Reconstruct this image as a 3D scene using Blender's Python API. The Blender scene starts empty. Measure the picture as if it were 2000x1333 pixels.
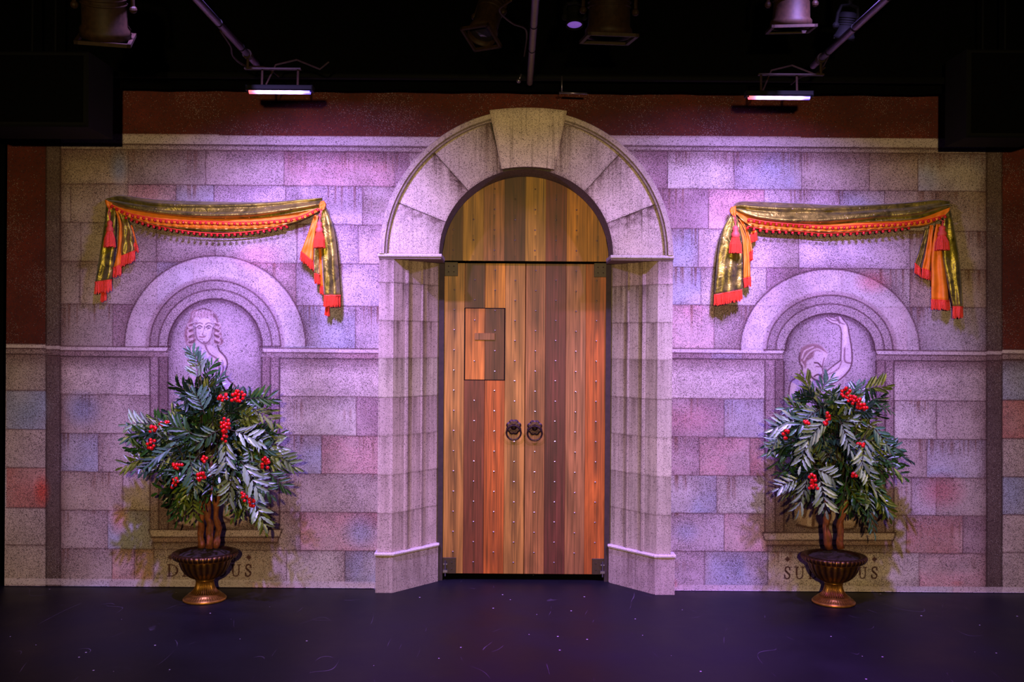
import bpy, math, random
import numpy as np
from mathutils import Vector, Matrix
random.seed(7)
RS = np.random.RandomState(11)
C = bpy.context.scene.collection
SC = bpy.context.scene

# ------------------------------------------------------------------ camera
F = 1944.0            # focal length in photograph pixels (35 mm on a 36 mm sensor)
D = 7.776             # camera to painted wall
HC = 1.945            # camera height
ROLL = 0.007
cd = bpy.data.cameras.new('camera'); cam = bpy.data.objects.new('camera', cd); C.objects.link(cam)
cd.sensor_width = 36.0; cd.lens = 36.0 * F / 2000.0; cd.clip_end = 60
cam.matrix_world = Matrix.Translation((0, -D, HC)) @ Matrix.Rotation(math.pi/2, 4, 'X') @ Matrix.Rotation(ROLL, 4, 'Z')
SC.camera = cam

# ------------------------------------------------------------------ view, world
SC.view_settings.view_transform = 'Standard'
SC.view_settings.look = 'None'
SC.view_settings.gamma = 1.0
SC.view_settings.use_curve_mapping = False
SC.view_settings.exposure = 0.0
w = bpy.data.worlds.new('world'); SC.world = w; w.use_nodes = True
w.node_tree.nodes['Background'].inputs[0].default_value = (0.02, 0.014, 0.03, 1)
w.node_tree.nodes['Background'].inputs[1].default_value = 0.12

def spot(name, loc, target, power, col, size=70, blend=0.6, radius=0.08):
    l = bpy.data.lights.new(name, 'SPOT'); l.energy = power; l.color = col
    l.spot_size = math.radians(size); l.spot_blend = blend; l.shadow_soft_size = radius
    o = bpy.data.objects.new(name, l); C.objects.link(o); o.location = loc
    o.rotation_euler = (Vector(target) - Vector(loc)).to_track_quat('-Z', 'Y').to_euler()
    return o
def area(name, loc, target, power, col, sx, sy, spread=180):
    l = bpy.data.lights.new(name, 'AREA'); l.energy = power; l.color = col
    l.shape = 'RECTANGLE'; l.size = sx; l.size_y = sy; l.spread = math.radians(spread)
    o = bpy.data.objects.new(name, l); C.objects.link(o); o.location = loc
    o.rotation_euler = (Vector(target) - Vector(loc)).to_track_quat('-Z', 'Y').to_euler()
    return o
VIO = (0.43, 0.29, 1.0)
BAR_Y = -1.10
AMB = (1.0, 0.74, 0.30)
# violet wash of the two LED battens (the lamp bodies are built further down)
area('batten_light', (-1.555, BAR_Y, 3.545), (-1.40, 0.0, 1.9), 46, VIO, 0.42, 0.05, 140)
area('batten_light', (1.79, BAR_Y, 3.515), (1.60, 0.0, 1.9), 46, VIO, 0.42, 0.05, 140)
# violet spots on the front grid, low on the wall
spot('violet_wall_light', (-1.85, -2.6, 4.5), (-1.45, 0.0, 0.75), 1550, VIO, 70, 1.0, 0.06)
spot('violet_wall_light', (2.00, -2.6, 4.5), (1.65, 0.0, 0.75), 1550, VIO, 70, 1.0, 0.06)
# violet top light on the stage floor
spot('violet_top_light', (0.9, -5.4, 5.8), (0.9, -2.7, 0), 4600, (0.40, 0.06, 1.0), 46, 1.0, 0.10)
# warm front light from the hall
spot('amber_front_light', (-0.5, -8.9, 2.45), (-2.2, 0.0, 1.55), 1350, AMB, 56, 1.0, 0.08)
spot('amber_front_light', (0.5, -8.9, 2.45), (2.4, 0.0, 1.55), 1350, AMB, 56, 1.0, 0.08)

# ------------------------------------------------------------------ pixels <-> place
cr, sr = math.cos(ROLL), math.sin(ROLL)
def P(px, py, Y=0.0):
    u, v = px-1000.0, 666.5-py
    a, b = u*cr - v*sr, v*cr + u*sr
    k = (Y+D)/F
    return Vector((a*k, Y, HC+b*k))
def toPX(x, y, z):
    k = F/(y+D); a = x*k; b = (z-HC)*k
    return 1000+a*cr+b*sr, 666.5-(b*cr-a*sr)

# ------------------------------------------------------------------ materials
def lin(c):
    return tuple((x/255/12.92 if x/255 <= 0.04045 else ((x/255+0.055)/1.055)**2.4) for x in c)
def newmat(name):
    m = bpy.data.materials.new(name); m.use_nodes = True
    nt = m.node_tree; b = nt.nodes['Principled BSDF']
    return m, nt, b
def nd(nt, typ, **kw):
    n = nt.nodes.new(typ)
    for k, v in kw.items():
        if k.startswith('i_'):
            key = k[2:]
            n.inputs[int(key) if key.isdigit() else key].default_value = v
        else: setattr(n, k, v)
    return n
def mth(nt, op, a, b=None, c=None, clamp=False):
    n = nt.nodes.new('ShaderNodeMath'); n.operation = op; n.use_clamp = clamp
    for i, s in enumerate((a, b, c)):
        if s is None: continue
        if isinstance(s, (int, float)): n.inputs[i].default_value = s
        else: nt.links.new(s, n.inputs[i])
    return n.outputs[0]
def mixc(nt, fac, a, b, mode='MIX'):
    n = nt.nodes.new('ShaderNodeMix'); n.data_type = 'RGBA'; n.blend_type = mode
    for s, i in ((fac, 0), (a, 6), (b, 7)):
        if isinstance(s, (int, float)): n.inputs[i].default_value = s
        elif isinstance(s, tuple): n.inputs[i].default_value = (s[0], s[1], s[2], 1)
        else: nt.links.new(s, n.inputs[i])
    return n.outputs[2]
def mrange(nt, v, a, b, c=0.0, d=1.0):
    n = nt.nodes.new('ShaderNodeMapRange'); n.inputs[1].default_value = a; n.inputs[2].default_value = b
    n.inputs[3].default_value = c; n.inputs[4].default_value = d; nt.links.new(v, n.inputs[0]); return n.outputs[0]
def bump(nt, b, h, strength=0.3, dist=0.01):
    n = nt.nodes.new('ShaderNodeBump'); n.inputs['Strength'].default_value = strength; n.inputs['Distance'].default_value = dist
    nt.links.new(h, n.inputs['Height']); nt.links.new(n.outputs[0], b.inputs['Normal'])

def simple(name, col, rough=0.5, metal=0.0, emit=None, es=0.0, noise=0.0, nscale=20.0, bmp=0.0, sheen=0.0, use_attr=False, spec=0.5, coat=0.0):
    m, nt, b = newmat(name)
    b.inputs['Roughness'].default_value = rough; b.inputs['Metallic'].default_value = metal
    b.inputs['Specular IOR Level'].default_value = spec
    if coat: b.inputs['Coat Weight'].default_value = coat
    col = lin(col)
    tc = nd(nt, 'ShaderNodeTexCoord')
    src = None
    if use_attr:
        at = nd(nt, 'ShaderNodeAttribute', attribute_name='paint'); src = mixc(nt, 1.0, at.outputs['Color'], col, 'MULTIPLY')
    if noise or bmp:
        no = nd(nt, 'ShaderNodeTexNoise'); no.inputs['Scale'].default_value = nscale; no.inputs['Detail'].default_value = 4
        nt.links.new(tc.outputs['Object'], no.inputs['Vector'])
        f = mrange(nt, no.outputs[0], 0.3, 0.7, 1.0-noise, 1.0+noise)
        cc = nd(nt, 'ShaderNodeCombineColor')
        for i in range(3): nt.links.new(f, cc.inputs[i])
        src = mixc(nt, 1.0, src if src is not None else col, cc.outputs[0], 'MULTIPLY')
        if bmp: bump(nt, b, no.outputs[0], bmp, 0.01)
    if src is None: b.inputs['Base Color'].default_value = (*col, 1)
    else: nt.links.new(src, b.inputs['Base Color'])
    if emit:
        b.inputs['Emission Color'].default_value = (*lin(emit), 1); b.inputs['Emission Strength'].default_value = es
    return m

def painted_stone(name, speck_scale=70.0, grain=0.16, speck_amt=1.0, streaks=0.0, light_amt=0.5):
    """scene-painter's stone: colour from the painted attribute, spatter density from its alpha"""
    m, nt, b = newmat(name)
    at = nd(nt, 'ShaderNodeAttribute', attribute_name='paint')
    tc = nd(nt, 'ShaderNodeTexCoord')
    col = at.outputs['Color']; den = at.outputs['Alpha']
    # fine grain
    g = nd(nt, 'ShaderNodeTexNoise'); g.inputs['Scale'].default_value = 150; g.inputs['Detail'].default_value = 3; g.inputs['Roughness'].default_value = 0.7
    nt.links.new(tc.outputs['Object'], g.inputs['Vector'])
    f = mrange(nt, g.outputs[0], 0.3, 0.7, 1-grain*1.6, 1+grain*1.6)
    cc = nd(nt, 'ShaderNodeCombineColor')
    for i in range(3): nt.links.new(f, cc.inputs[i])
    col = mixc(nt, 1.0, col, cc.outputs[0], 'MULTIPLY')
    # blotches
    g2 = nd(nt, 'ShaderNodeTexNoise'); g2.inputs['Scale'].default_value = 7; g2.inputs['Detail'].default_value = 5
    nt.links.new(tc.outputs['Object'], g2.inputs['Vector'])
    f2 = mrange(nt, g2.outputs[0], 0.3, 0.7, 0.90, 1.10)
    cc2 = nd(nt, 'ShaderNodeCombineColor')
    for i in range(3): nt.links.new(f2, cc2.inputs[i])
    col = mixc(nt, 1.0, col, cc2.outputs[0], 'MULTIPLY')
    # distortion for the speck shapes
    dn = nd(nt, 'ShaderNodeTexNoise'); dn.inputs['Scale'].default_value = 130
    nt.links.new(tc.outputs['Object'], dn.inputs['Vector'])
    vm = nd(nt, 'ShaderNodeVectorMath', operation='SCALE'); vm.inputs['Scale'].default_value = 0.007
    nt.links.new(dn.outputs['Color'], vm.inputs[0])
    va = nd(nt, 'ShaderNodeVectorMath', operation='ADD'); nt.links.new(tc.outputs['Object'], va.inputs[0]); nt.links.new(vm.outputs[0], va.inputs[1])
    def specks(scale, thr, gate):
        v = nd(nt, 'ShaderNodeTexVoronoi'); v.inputs['Scale'].default_value = scale; v.voronoi_dimensions = '3D'
        nt.links.new(va.outputs[0], v.inputs['Vector'])
        sep = nd(nt, 'ShaderNodeSeparateColor'); nt.links.new(v.outputs['Color'], sep.inputs[0])
        size = mth(nt, 'MULTIPLY', sep.outputs[1], thr)
        hit = mth(nt, 'LESS_THAN', v.outputs['Distance'], size)
        lim = mth(nt, 'MULTIPLY', den, gate)
        gg = mth(nt, 'LESS_THAN', sep.outputs[0], lim)
        return mth(nt, 'MULTIPLY', hit, gg)
    s1 = specks(speck_scale, 0.60, 0.85*speck_amt)
    s2 = specks(speck_scale*1.8, 0.72, 1.5*speck_amt)
    s3 = specks(speck_scale*0.5, 0.36, 0.12*speck_amt)
    col = mixc(nt, mth(nt, 'MULTIPLY', s2, 0.74), col, lin((58, 38, 40)))
    col = mixc(nt, mth(nt, 'MULTIPLY', s1, 0.82), col, lin((44, 26, 32)))
    col = mixc(nt, mth(nt, 'MULTIPLY', s3, 0.75), col, lin((34, 20, 26)))
    # pale flecks
    v = nd(nt, 'ShaderNodeTexVoronoi'); v.inputs['Scale'].default_value = 140
    nt.links.new(va.outputs[0], v.inputs['Vector'])
    sep = nd(nt, 'ShaderNodeSeparateColor'); nt.links.new(v.outputs['Color'], sep.inputs[0])
    g3 = nd(nt, 'ShaderNodeTexNoise'); g3.inputs['Scale'].default_value = 2.6; g3.inputs['Detail'].default_value = 2
    nt.links.new(tc.outputs['Object'], g3.inputs['Vector'])
    gate = mrange(nt, g3.outputs[0], 0.45, 0.70, 0.05, 0.8)
    wl = mth(nt, 'MULTIPLY', mth(nt, 'LESS_THAN', v.outputs['Distance'], mth(nt, 'MULTIPLY', sep.outputs[1], 0.45)), mth(nt, 'LESS_THAN', sep.outputs[2], gate))
    col = mixc(nt, mth(nt, 'MULTIPLY', wl, light_amt), col, lin((240, 232, 235)))
    if streaks:
        mp = nd(nt, 'ShaderNodeMapping'); mp.inputs['Scale'].default_value = (60, 60, 2.2)
        nt.links.new(tc.outputs['Object'], mp.inputs[0])
        sn = nd(nt, 'ShaderNodeTexNoise'); sn.inputs['Scale'].default_value = 1.0; sn.inputs['Detail'].default_value = 3
        nt.links.new(mp.outputs[0], sn.inputs['Vector'])
        fs = mrange(nt, sn.outputs[0], 0.52, 0.75, 0.0, streaks)
        col = mixc(nt, mth(nt, 'MULTIPLY', fs, den), col, lin((74, 58, 44)))
    nt.links.new(col, b.inputs['Base Color'])
    b.inputs['Roughness'].default_value = 0.85; b.inputs['Specular IOR Level'].default_value = 0.2
    bump(nt, b, g.outputs[0], 0.12, 0.004)
    return m

def wood_mat(name):
    m, nt, b = newmat(name)
    at = nd(nt, 'ShaderNodeAttribute', attribute_name='paint')
    tc = nd(nt, 'ShaderNodeTexCoord'); uv = nd(nt, 'ShaderNodeUVMap', uv_map='plank')
    mp = nd(nt, 'ShaderNodeMapping'); mp.inputs['Scale'].default_value = (75, 75, 1.6)
    nt.links.new(tc.outputs['Object'], mp.inputs[0])
    rnd = nd(nt, 'ShaderNodeVectorMath', operation='ADD'); nt.links.new(mp.outputs[0], rnd.inputs[0])
    sc = nd(nt, 'ShaderNodeVectorMath', operation='SCALE'); sc.inputs['Scale'].default_value = 91.7
    nt.links.new(at.outputs['Color'], sc.inputs[0]); nt.links.new(sc.outputs[0], rnd.inputs[1])
    n1 = nd(nt, 'ShaderNodeTexNoise'); n1.inputs['Scale'].default_value = 1; n1.inputs['Detail'].default_value = 6; n1.inputs['Distortion'].default_value = 0.6
    nt.links.new(rnd.outputs[0], n1.inputs['Vector'])
    mp2 = nd(nt, 'ShaderNodeMapping'); mp2.inputs['Scale'].default_value = (9, 9, 1.1)
    nt.links.new(tc.outputs['Object'], mp2.inputs[0])
    rnd2 = nd(nt, 'ShaderNodeVectorMath', operation='ADD'); nt.links.new(mp2.outputs[0], rnd2.inputs[0]); nt.links.new(sc.outputs[0], rnd2.inputs[1])
    n2 = nd(nt, 'ShaderNodeTexNoise'); n2.inputs['Scale'].default_value = 1; n2.inputs['Detail'].default_value = 3; n2.inputs['Distortion'].default_value = 1.2
    nt.links.new(rnd2.outputs[0], n2.inputs['Vector'])
    f = mth(nt, 'MULTIPLY', mrange(nt, n1.outputs[0], 0.3, 0.68, 0.5, 1.32), mrange(nt, n2.outputs[0], 0.32, 0.68, 0.62, 1.22))
    cc = nd(nt, 'ShaderNodeCombineColor')
    for i in range(3): nt.links.new(f, cc.inputs[i])
    col = mixc(nt, 1.0, at.outputs['Color'], cc.outputs[0], 'MULTIPLY')
    # dark streak of rust run under each nail
    su = nd(nt, 'ShaderNodeSeparateXYZ'); nt.links.new(uv.outputs[0], su.inputs[0])
    wob = mth(nt, 'MULTIPLY', mth(nt, 'SUBTRACT', n1.outputs[0], 0.5), 0.10)
    du = mth(nt, 'ABSOLUTE', mth(nt, 'ADD', mth(nt, 'SUBTRACT', su.outputs[0], 0.5), wob))
    fr = mth(nt, 'SUBTRACT', 1.0, mth(nt, 'FRACT', su.outputs[1]))      # 0 at the nail, grows downwards
    wd = mrange(nt, du, 0.01, 0.07, 1.0, 0.0)
    fd = mth(nt, 'MULTIPLY', mrange(nt, fr, 0.0, 0.75, 1.0, 0.0), mrange(nt, n2.outputs[0], 0.38, 0.6, 0.25, 1.0))
    dk = mth(nt, 'MULTIPLY', mth(nt, 'MULTIPLY', wd, fd), 0.72, None, True)
    col = mixc(nt, dk, col, lin((34, 18, 14)))
    mp4 = nd(nt, 'ShaderNodeMapping'); mp4.inputs['Scale'].default_value = (130, 130, 0.9)
    nt.links.new(tc.outputs['Object'], mp4.inputs[0])
    n4 = nd(nt, 'ShaderNodeTexNoise'); n4.inputs['Scale'].default_value = 1; n4.inputs['Detail'].default_value = 3; n4.inputs['Distortion'].default_value = 0.3
    nt.links.new(mp4.outputs[0], n4.inputs['Vector'])
    col = mixc(nt, mth(nt, 'MULTIPLY', mrange(nt, n4.outputs[0], 0.56, 0.72, 0.0, 0.75), mrange(nt, n2.outputs[0], 0.40, 0.62, 1.0, 0.2)), col, lin((40, 20, 16)))
    # dark heartwood band of stain
    n3 = nd(nt, 'ShaderNodeTexNoise'); n3.inputs['Scale'].default_value = 1; n3.inputs['Detail'].default_value = 2
    mp3 = nd(nt, 'ShaderNodeMapping'); mp3.inputs['Scale'].default_value = (3, 3, 1.6)
    nt.links.new(tc.outputs['Object'], mp3.inputs[0])
    r3 = nd(nt, 'ShaderNodeVectorMath', operation='ADD'); nt.links.new(mp3.outputs[0], r3.inputs[0]); nt.links.new(sc.outputs[0], r3.inputs[1])
    nt.links.new(r3.outputs[0], n3.inputs['Vector'])
    band = mth(nt, 'MULTIPLY', mrange(nt, du, 0.05, 0.36, 1.0, 0.0), mrange(nt, n3.outputs[0], 0.48, 0.66, 0.0, 0.6))
    col = mixc(nt, band, col, lin((52, 26, 20)))
    nt.links.new(col, b.inputs['Base Color'])
    b.inputs['Roughness'].default_value = 0.5; b.inputs['Specular IOR Level'].default_value = 0.3
    bump(nt, b, n1.outputs[0], 0.15, 0.003)
    return m

M = {}
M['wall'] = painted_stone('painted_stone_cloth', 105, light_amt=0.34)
M['arch'] = painted_stone('painted_stone_archway', 150, 0.10, 0.8, 1.0, 0.12)
M['wood'] = wood_mat('stained_planks')
M['black'] = simple('black_paint', (3, 3, 4), 0.8, spec=0.15)
M['blackcloth'] = simple('black_drape', (3, 3, 4), 0.95, spec=0.05, noise=0.3, nscale=30)
M['iron'] = simple('dark_iron', (52, 34, 40), 0.42, 0.8, noise=0.35, nscale=60, bmp=0.2)
M['plate'] = simple('brown_iron_plate', (46, 28, 18), 0.55, 0.2, noise=0.3, nscale=60)
M['jamb'] = simple('dark_brown_jamb', (44, 28, 26), 0.8, noise=0.3, nscale=30)
M['nail'] = simple('nail_head', (170, 150, 140), 0.3, 0.9)
M['steel'] = simple('pipe_steel', (120, 110, 130), 0.35, 0.85, noise=0.2, nscale=30)
M['lampbody'] = simple('lamp_body', (36, 22, 12), 0.6, 0.0, noise=0.3, nscale=40, spec=0.15)
M['orange'] = simple('orange_lining', (236, 128, 16), 0.6, noise=0.12, nscale=25, bmp=0.15)
M['red'] = simple('red_fringe', (224, 60, 28), 0.65, noise=0.2, nscale=90)
M['tassel'] = simple('pink_red_tassel', (212, 74, 60), 0.65, noise=0.2, nscale=120)
M['bead'] = simple('red_bead', (190, 22, 24), 0.18, coat=0.6)
M['berry'] = simple('red_berry', (216, 10, 14), 0.2, coat=0.6)
M['gilt'] = simple('gilt_edge', (214, 176, 84), 0.3, 0.8)
M['urn'] = simple('bronzed_urn', (255, 255, 255), 0.36, 0.75, noise=0.25, nscale=45, use_attr=True)
M['soil'] = simple('dark_soil', (40, 24, 18), 0.9, noise=0.6, nscale=70, bmp=0.6)
M['bark'] = simple('reddish_bark', (122, 62, 30), 0.7, noise=0.5, nscale=26, bmp=0.8)
M['twig'] = simple('twig', (58, 44, 26), 0.8)

def taffeta():
    m, nt, b = newmat('olive_gold_taffeta')
    tc = nd(nt, 'ShaderNodeTexCoord')
    n = nd(nt, 'ShaderNodeTexNoise'); n.inputs['Scale'].default_value = 9; n.inputs['Detail'].default_value = 3; n.inputs['Distortion'].default_value = 1.4
    nt.links.new(tc.outputs['Object'], n.inputs['Vector'])
    col = mixc(nt, mrange(nt, n.outputs[0], 0.35, 0.65), lin((98, 88, 18)), lin((172, 156, 62)))
    v = nd(nt, 'ShaderNodeTexVoronoi'); v.inputs['Scale'].default_value = 55
    nt.links.new(tc.outputs['Object'], v.inputs['Vector'])
    sep = nd(nt, 'ShaderNodeSeparateColor'); nt.links.new(v.outputs['Color'], sep.inputs[0])
    hit = mth(nt, 'MULTIPLY', mth(nt, 'LESS_THAN', v.outputs['Distance'], 0.25), mth(nt, 'LESS_THAN', sep.outputs[0], 0.035))
    col = mixc(nt, hit, col, lin((255, 236, 190)))
    nt.links.new(col, b.inputs['Base Color'])
    b.inputs['Metallic'].default_value = 0.75; b.inputs['Roughness'].default_value = 0.40
    b.inputs['Sheen Weight'].default_value = 0.2
    n2 = nd(nt, 'ShaderNodeTexNoise'); n2.inputs['Scale'].default_value = 16; n2.inputs['Detail'].default_value = 4; n2.inputs['Distortion'].default_value = 2.5
    nt.links.new(tc.outputs['Object'], n2.inputs['Vector'])
    bump(nt, b, n2.outputs[0], 0.30, 0.02)
    return m
M['gold'] = taffeta()

def leafmat():
    m, nt, b = newmat('glossy_leaf')
    at = nd(nt, 'ShaderNodeAttribute', attribute_name='paint')
    nt.links.new(at.outputs['Color'], b.inputs['Base Color'])
    b.inputs['Roughness'].default_value = 0.38; b.inputs['Specular IOR Level'].default_value = 0.7
    return m
M['leaf'] = leafmat()

def floormat():
    m, nt, b = newmat('black_stage_floor')
    tc = nd(nt, 'ShaderNodeTexCoord')
    n = nd(nt, 'ShaderNodeTexNoise'); n.inputs['Scale'].default_value = 1.6; n.inputs['Detail'].default_value = 6
    nt.links.new(tc.outputs['Object'], n.inputs['Vector'])
    col = mixc(nt, mrange(nt, n.outputs[0], 0.3, 0.7), lin((13, 11, 17)), lin((19, 16, 25)))
    # scuffs: thin arcs and dots
    def scuff(scale, w, off, gsc):
        mp = nd(nt, 'ShaderNodeMapping'); mp.inputs['Location'].default_value = off; mp.inputs['Rotation'].default_value = (0, 0, off[0])
        mp.inputs['Scale'].default_value = (scale, scale*0.35, scale)
        nt.links.new(tc.outputs['Object'], mp.inputs[0])
        a = nd(nt, 'ShaderNodeTexNoise'); a.inputs['Scale'].default_value = 1.0; a.inputs['Detail'].default_value = 1.0
        nt.links.new(mp.outputs[0], a.inputs['Vector'])
        line = mth(nt, 'LESS_THAN', mth(nt, 'ABSOLUTE', mth(nt, 'SUBTRACT', a.outputs[0], 0.5)), w)
        g = nd(nt, 'ShaderNodeTexNoise'); g.inputs['Scale'].default_value = gsc; g.inputs['Detail'].default_value = 3
        nt.links.new(tc.outputs['Object'], g.inputs['Vector'])
        return mth(nt, 'MULTIPLY', line, mrange(nt, g.outputs[0], 0.56, 0.74, 0.0, 1.0))
    s = mth(nt, 'ADD', scuff(1.7, 0.0011, (0.7, 3.1, 0), 3.0), scuff(2.3, 0.0012, (2.2, 1.3, 0), 4.0))
    col = mixc(nt, mth(nt, 'MULTIPLY', s, 0.35), col, lin((150, 130, 160)))
    v = nd(nt, 'ShaderNodeTexVoronoi'); v.inputs['Scale'].default_value = 16
    nt.links.new(tc.outputs['Object'], v.inputs['Vector'])
    sep = nd(nt, 'ShaderNodeSeparateColor'); nt.links.new(v.outputs['Color'], sep.inputs[0])
    hit = mth(nt, 'MULTIPLY', mth(nt, 'LESS_THAN', v.outputs['Distance'], 0.10), mth(nt, 'LESS_THAN', sep.outputs[0], 0.07))
    col = mixc(nt, hit, col, lin((190, 170, 190)))
    nt.links.new(col, b.inputs['Base Color'])
    rr = mrange(nt, n.outputs[0], 0.3, 0.7, 0.42, 0.58)
    nt.links.new(rr, b.inputs['Roughness'])
    b.inputs['Specular IOR Level'].default_value = 0.2
    return m
M['floor'] = floormat()

# ------------------------------------------------------------------ mesh building
ORG = {}
class MB:
    def __init__(s): s.v = []; s.f = []; s.m = []; s.c = []; s.mi = 0; s.col = (1, 1, 1, 1); s.uv = {}
    def add(s, vs, fs, cols=None):
        n = len(s.v); s.v += [tuple(v) for v in vs]
        s.c += (cols if cols is not None else [s.col]*len(vs))
        for f in fs: s.f.append(tuple(i+n for i in f)); s.m.append(s.mi)
        return n
    def box(s, x0, x1, y0, y1, z0, z1):
        v = [(x, y, z) for z in (z0, z1) for y in (y0, y1) for x in (x0, x1)]
        s.add(v, [(0, 2, 3, 1), (4, 5, 7, 6), (0, 1, 5, 4), (2, 6, 7, 3), (0, 4, 6, 2), (1, 3, 7, 5)])
    def bevbox(s, x0, x1, y0, y1, z0, z1, b=0.003):
        # front (y0) edges chamfered
        v = [(x0, y1, z0), (x1, y1, z0), (x1, y1, z1), (x0, y1, z1),
             (x0, y0+b, z0), (x1, y0+b, z0), (x1, y0+b, z1), (x0, y0+b, z1),
             (x0+b, y0, z0+b), (x1-b, y0, z0+b), (x1-b, y0, z1-b), (x0+b, y0, z1-b)]
        f = [(0, 3, 2, 1), (0, 1, 5, 4), (1, 2, 6, 5), (2, 3, 7, 6), (3, 0, 4, 7), (4, 5, 9, 8), (5, 6, 10, 9), (6, 7, 11, 10), (7, 4, 8, 11), (8, 9, 10, 11)]
        return s.add(v, f)
    def tube(s, pts, rad, n=8, caps=True):
        pts = [Vector(p) for p in pts]
        if isinstance(rad, (int, float)): rad = [rad]*len(pts)
        vs = []; prev = None
        for i, p in enumerate(pts):
            t = (pts[min(i+1, len(pts)-1)]-pts[max(i-1, 0)])
            if t.length < 1e-9: t = Vector((0, 0, 1))
            t.normalize()
            if prev is None:
                a = Vector((0, 0, 1)) if abs(t.z) < 0.9 else Vector((1, 0, 0))
                u = t.cross(a).normalized()
            else:
                u = (prev - t*prev.dot(t))
                u = u.normalized() if u.length > 1e-6 else t.orthogonal().normalized()
            prev = u; w_ = t.cross(u)
            for k in range(n):
                an = 2*math.pi*k/n
                vs.append(p+(u*math.cos(an)+w_*math.sin(an))*rad[i])
        fs = []
        for i in range(len(pts)-1):
            for k in range(n):
                fs.append((i*n+k, i*n+(k+1) % n, (i+1)*n+(k+1) % n, (i+1)*n+k))
        if caps:
            fs.append(tuple(range(n-1, -1, -1))); fs.append(tuple((len(pts)-1)*n+k for k in range(n)))
        s.add(vs, fs)
    def ball(s, c, r, nu=10, nv=6, sz=1.0, sx=1.0, sy=1.0):
        c = Vector(c); vs = [c+Vector((0, 0, r*sz))]
        for j in range(1, nv):
            ph = math.pi*j/nv
            for i in range(nu):
                th = 2*math.pi*i/nu
                vs.append(c+Vector((r*sx*math.sin(ph)*math.cos(th), r*sy*math.sin(ph)*math.sin(th), r*sz*math.cos(ph))))
        vs.append(c-Vector((0, 0, r*sz))); fs = []
        for i in range(nu): fs.append((0, 1+i, 1+(i+1) % nu))
        for j in range(nv-2):
            for i in range(nu):
                a = 1+j*nu
                fs.append((a+i, a+nu+i, a+nu+(i+1) % nu, a+(i+1) % nu))
        a = 1+(nv-2)*nu
        for i in range(nu): fs.append((a+(i+1) % nu, a+i, len(vs)-1))
        s.add(vs, fs)
    def lathe(s, prof, n, c=(0, 0, 0), fn=None, colfn=None, capt=False, capb=False):
        vs = []; cols = []
        for j, (r, z) in enumerate(prof):
            for i in range(n):
                th = 2*math.pi*i/n
                rr, zz = (r, z) if fn is None else fn(j, r, z, th)
                vs.append((c[0]+rr*math.cos(th), c[1]+rr*math.sin(th), c[2]+zz))
                cols.append(s.col if colfn is None else colfn(j, r, z, th))
        fs = []
        for j in range(len(prof)-1):
            for i in range(n):
                fs.append((j*n+i, j*n+(i+1) % n, (j+1)*n+(i+1) % n, (j+1)*n+i))
        if capb: fs.append(tuple(range(n-1, -1, -1)))
        if capt: fs.append(tuple((len(prof)-1)*n+i for i in range(n)))
        s.add(vs, fs, cols)
    def grid(s, rows, cols=None, flip=False):
        """rows: list of equal-length lists of points"""
        n = len(rows[0]); vs = [p for r in rows for p in r]; fs = []
        for j in range(len(rows)-1):
            for i in range(n-1):
                q = (j*n+i, j*n+i+1, (j+1)*n+i+1, (j+1)*n+i)
                fs.append(q if not flip else q[::-1])
        return s.add(vs, fs, cols)
    def build(s, name, mats, parent=None, smooth=False, origin=None, thick=0.0, label=None):
        if parent is not None: org = ORG[parent.name]
        else: org = Vector(origin) if origin is not None else Vector((0, 0, 0))
        me = bpy.data.meshes.new(name)
        me.from_pydata([(v[0]-org.x, v[1]-org.y, v[2]-org.z) for v in s.v], [], s.f)
        if not isinstance(mats, (list, tuple)): mats = [mats]
        for m in mats: me.materials.append(m)
        me.polygons.foreach_set('material_index', s.m)
        if smooth: me.polygons.foreach_set('use_smooth', [True]*len(s.f))
        at = me.color_attributes.new('paint', 'FLOAT_COLOR', 'POINT')
        arr = np.ones((len(s.v), 4), np.float32)
        cc = np.array([tuple(c)+(1,)*(4-len(c)) for c in s.c], np.float32)
        if len(cc): arr[:] = cc
        at.data.foreach_set('color', arr.ravel())
        if s.uv:
            ul = me.uv_layers.new(name='plank')
            for p in me.polygons:
                for li in p.loop_indices:
                    vi = me.loops[li].vertex_index
                    ul.data[li].uv = s.uv.get(vi, (0.0, 0.0))
        me.update()
        o = bpy.data.objects.new(name, me); C.objects.link(o)
        if parent is not None: o.parent = parent
        else: o.location = org
        ORG[o.name] = org
        if thick:
            md = o.modifiers.new('thickness', 'SOLIDIFY'); md.thickness = thick; md.offset = 0
        if label: o['label'] = label
        return o
def thing(name, loc, label, cat, group=None, kind=None):
    o = bpy.data.objects.new(name, None); C.objects.link(o); o.location = loc
    o.empty_display_size = 0.1; ORG[o.name] = Vector(loc)
    tag(o, label, cat, group, kind); return o
def tag(o, label=None, cat=None, group=None, kind=None):
    if label: o['label'] = label
    if cat: o['category'] = cat
    if group: o['group'] = group
    if kind: o['kind'] = kind

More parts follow.
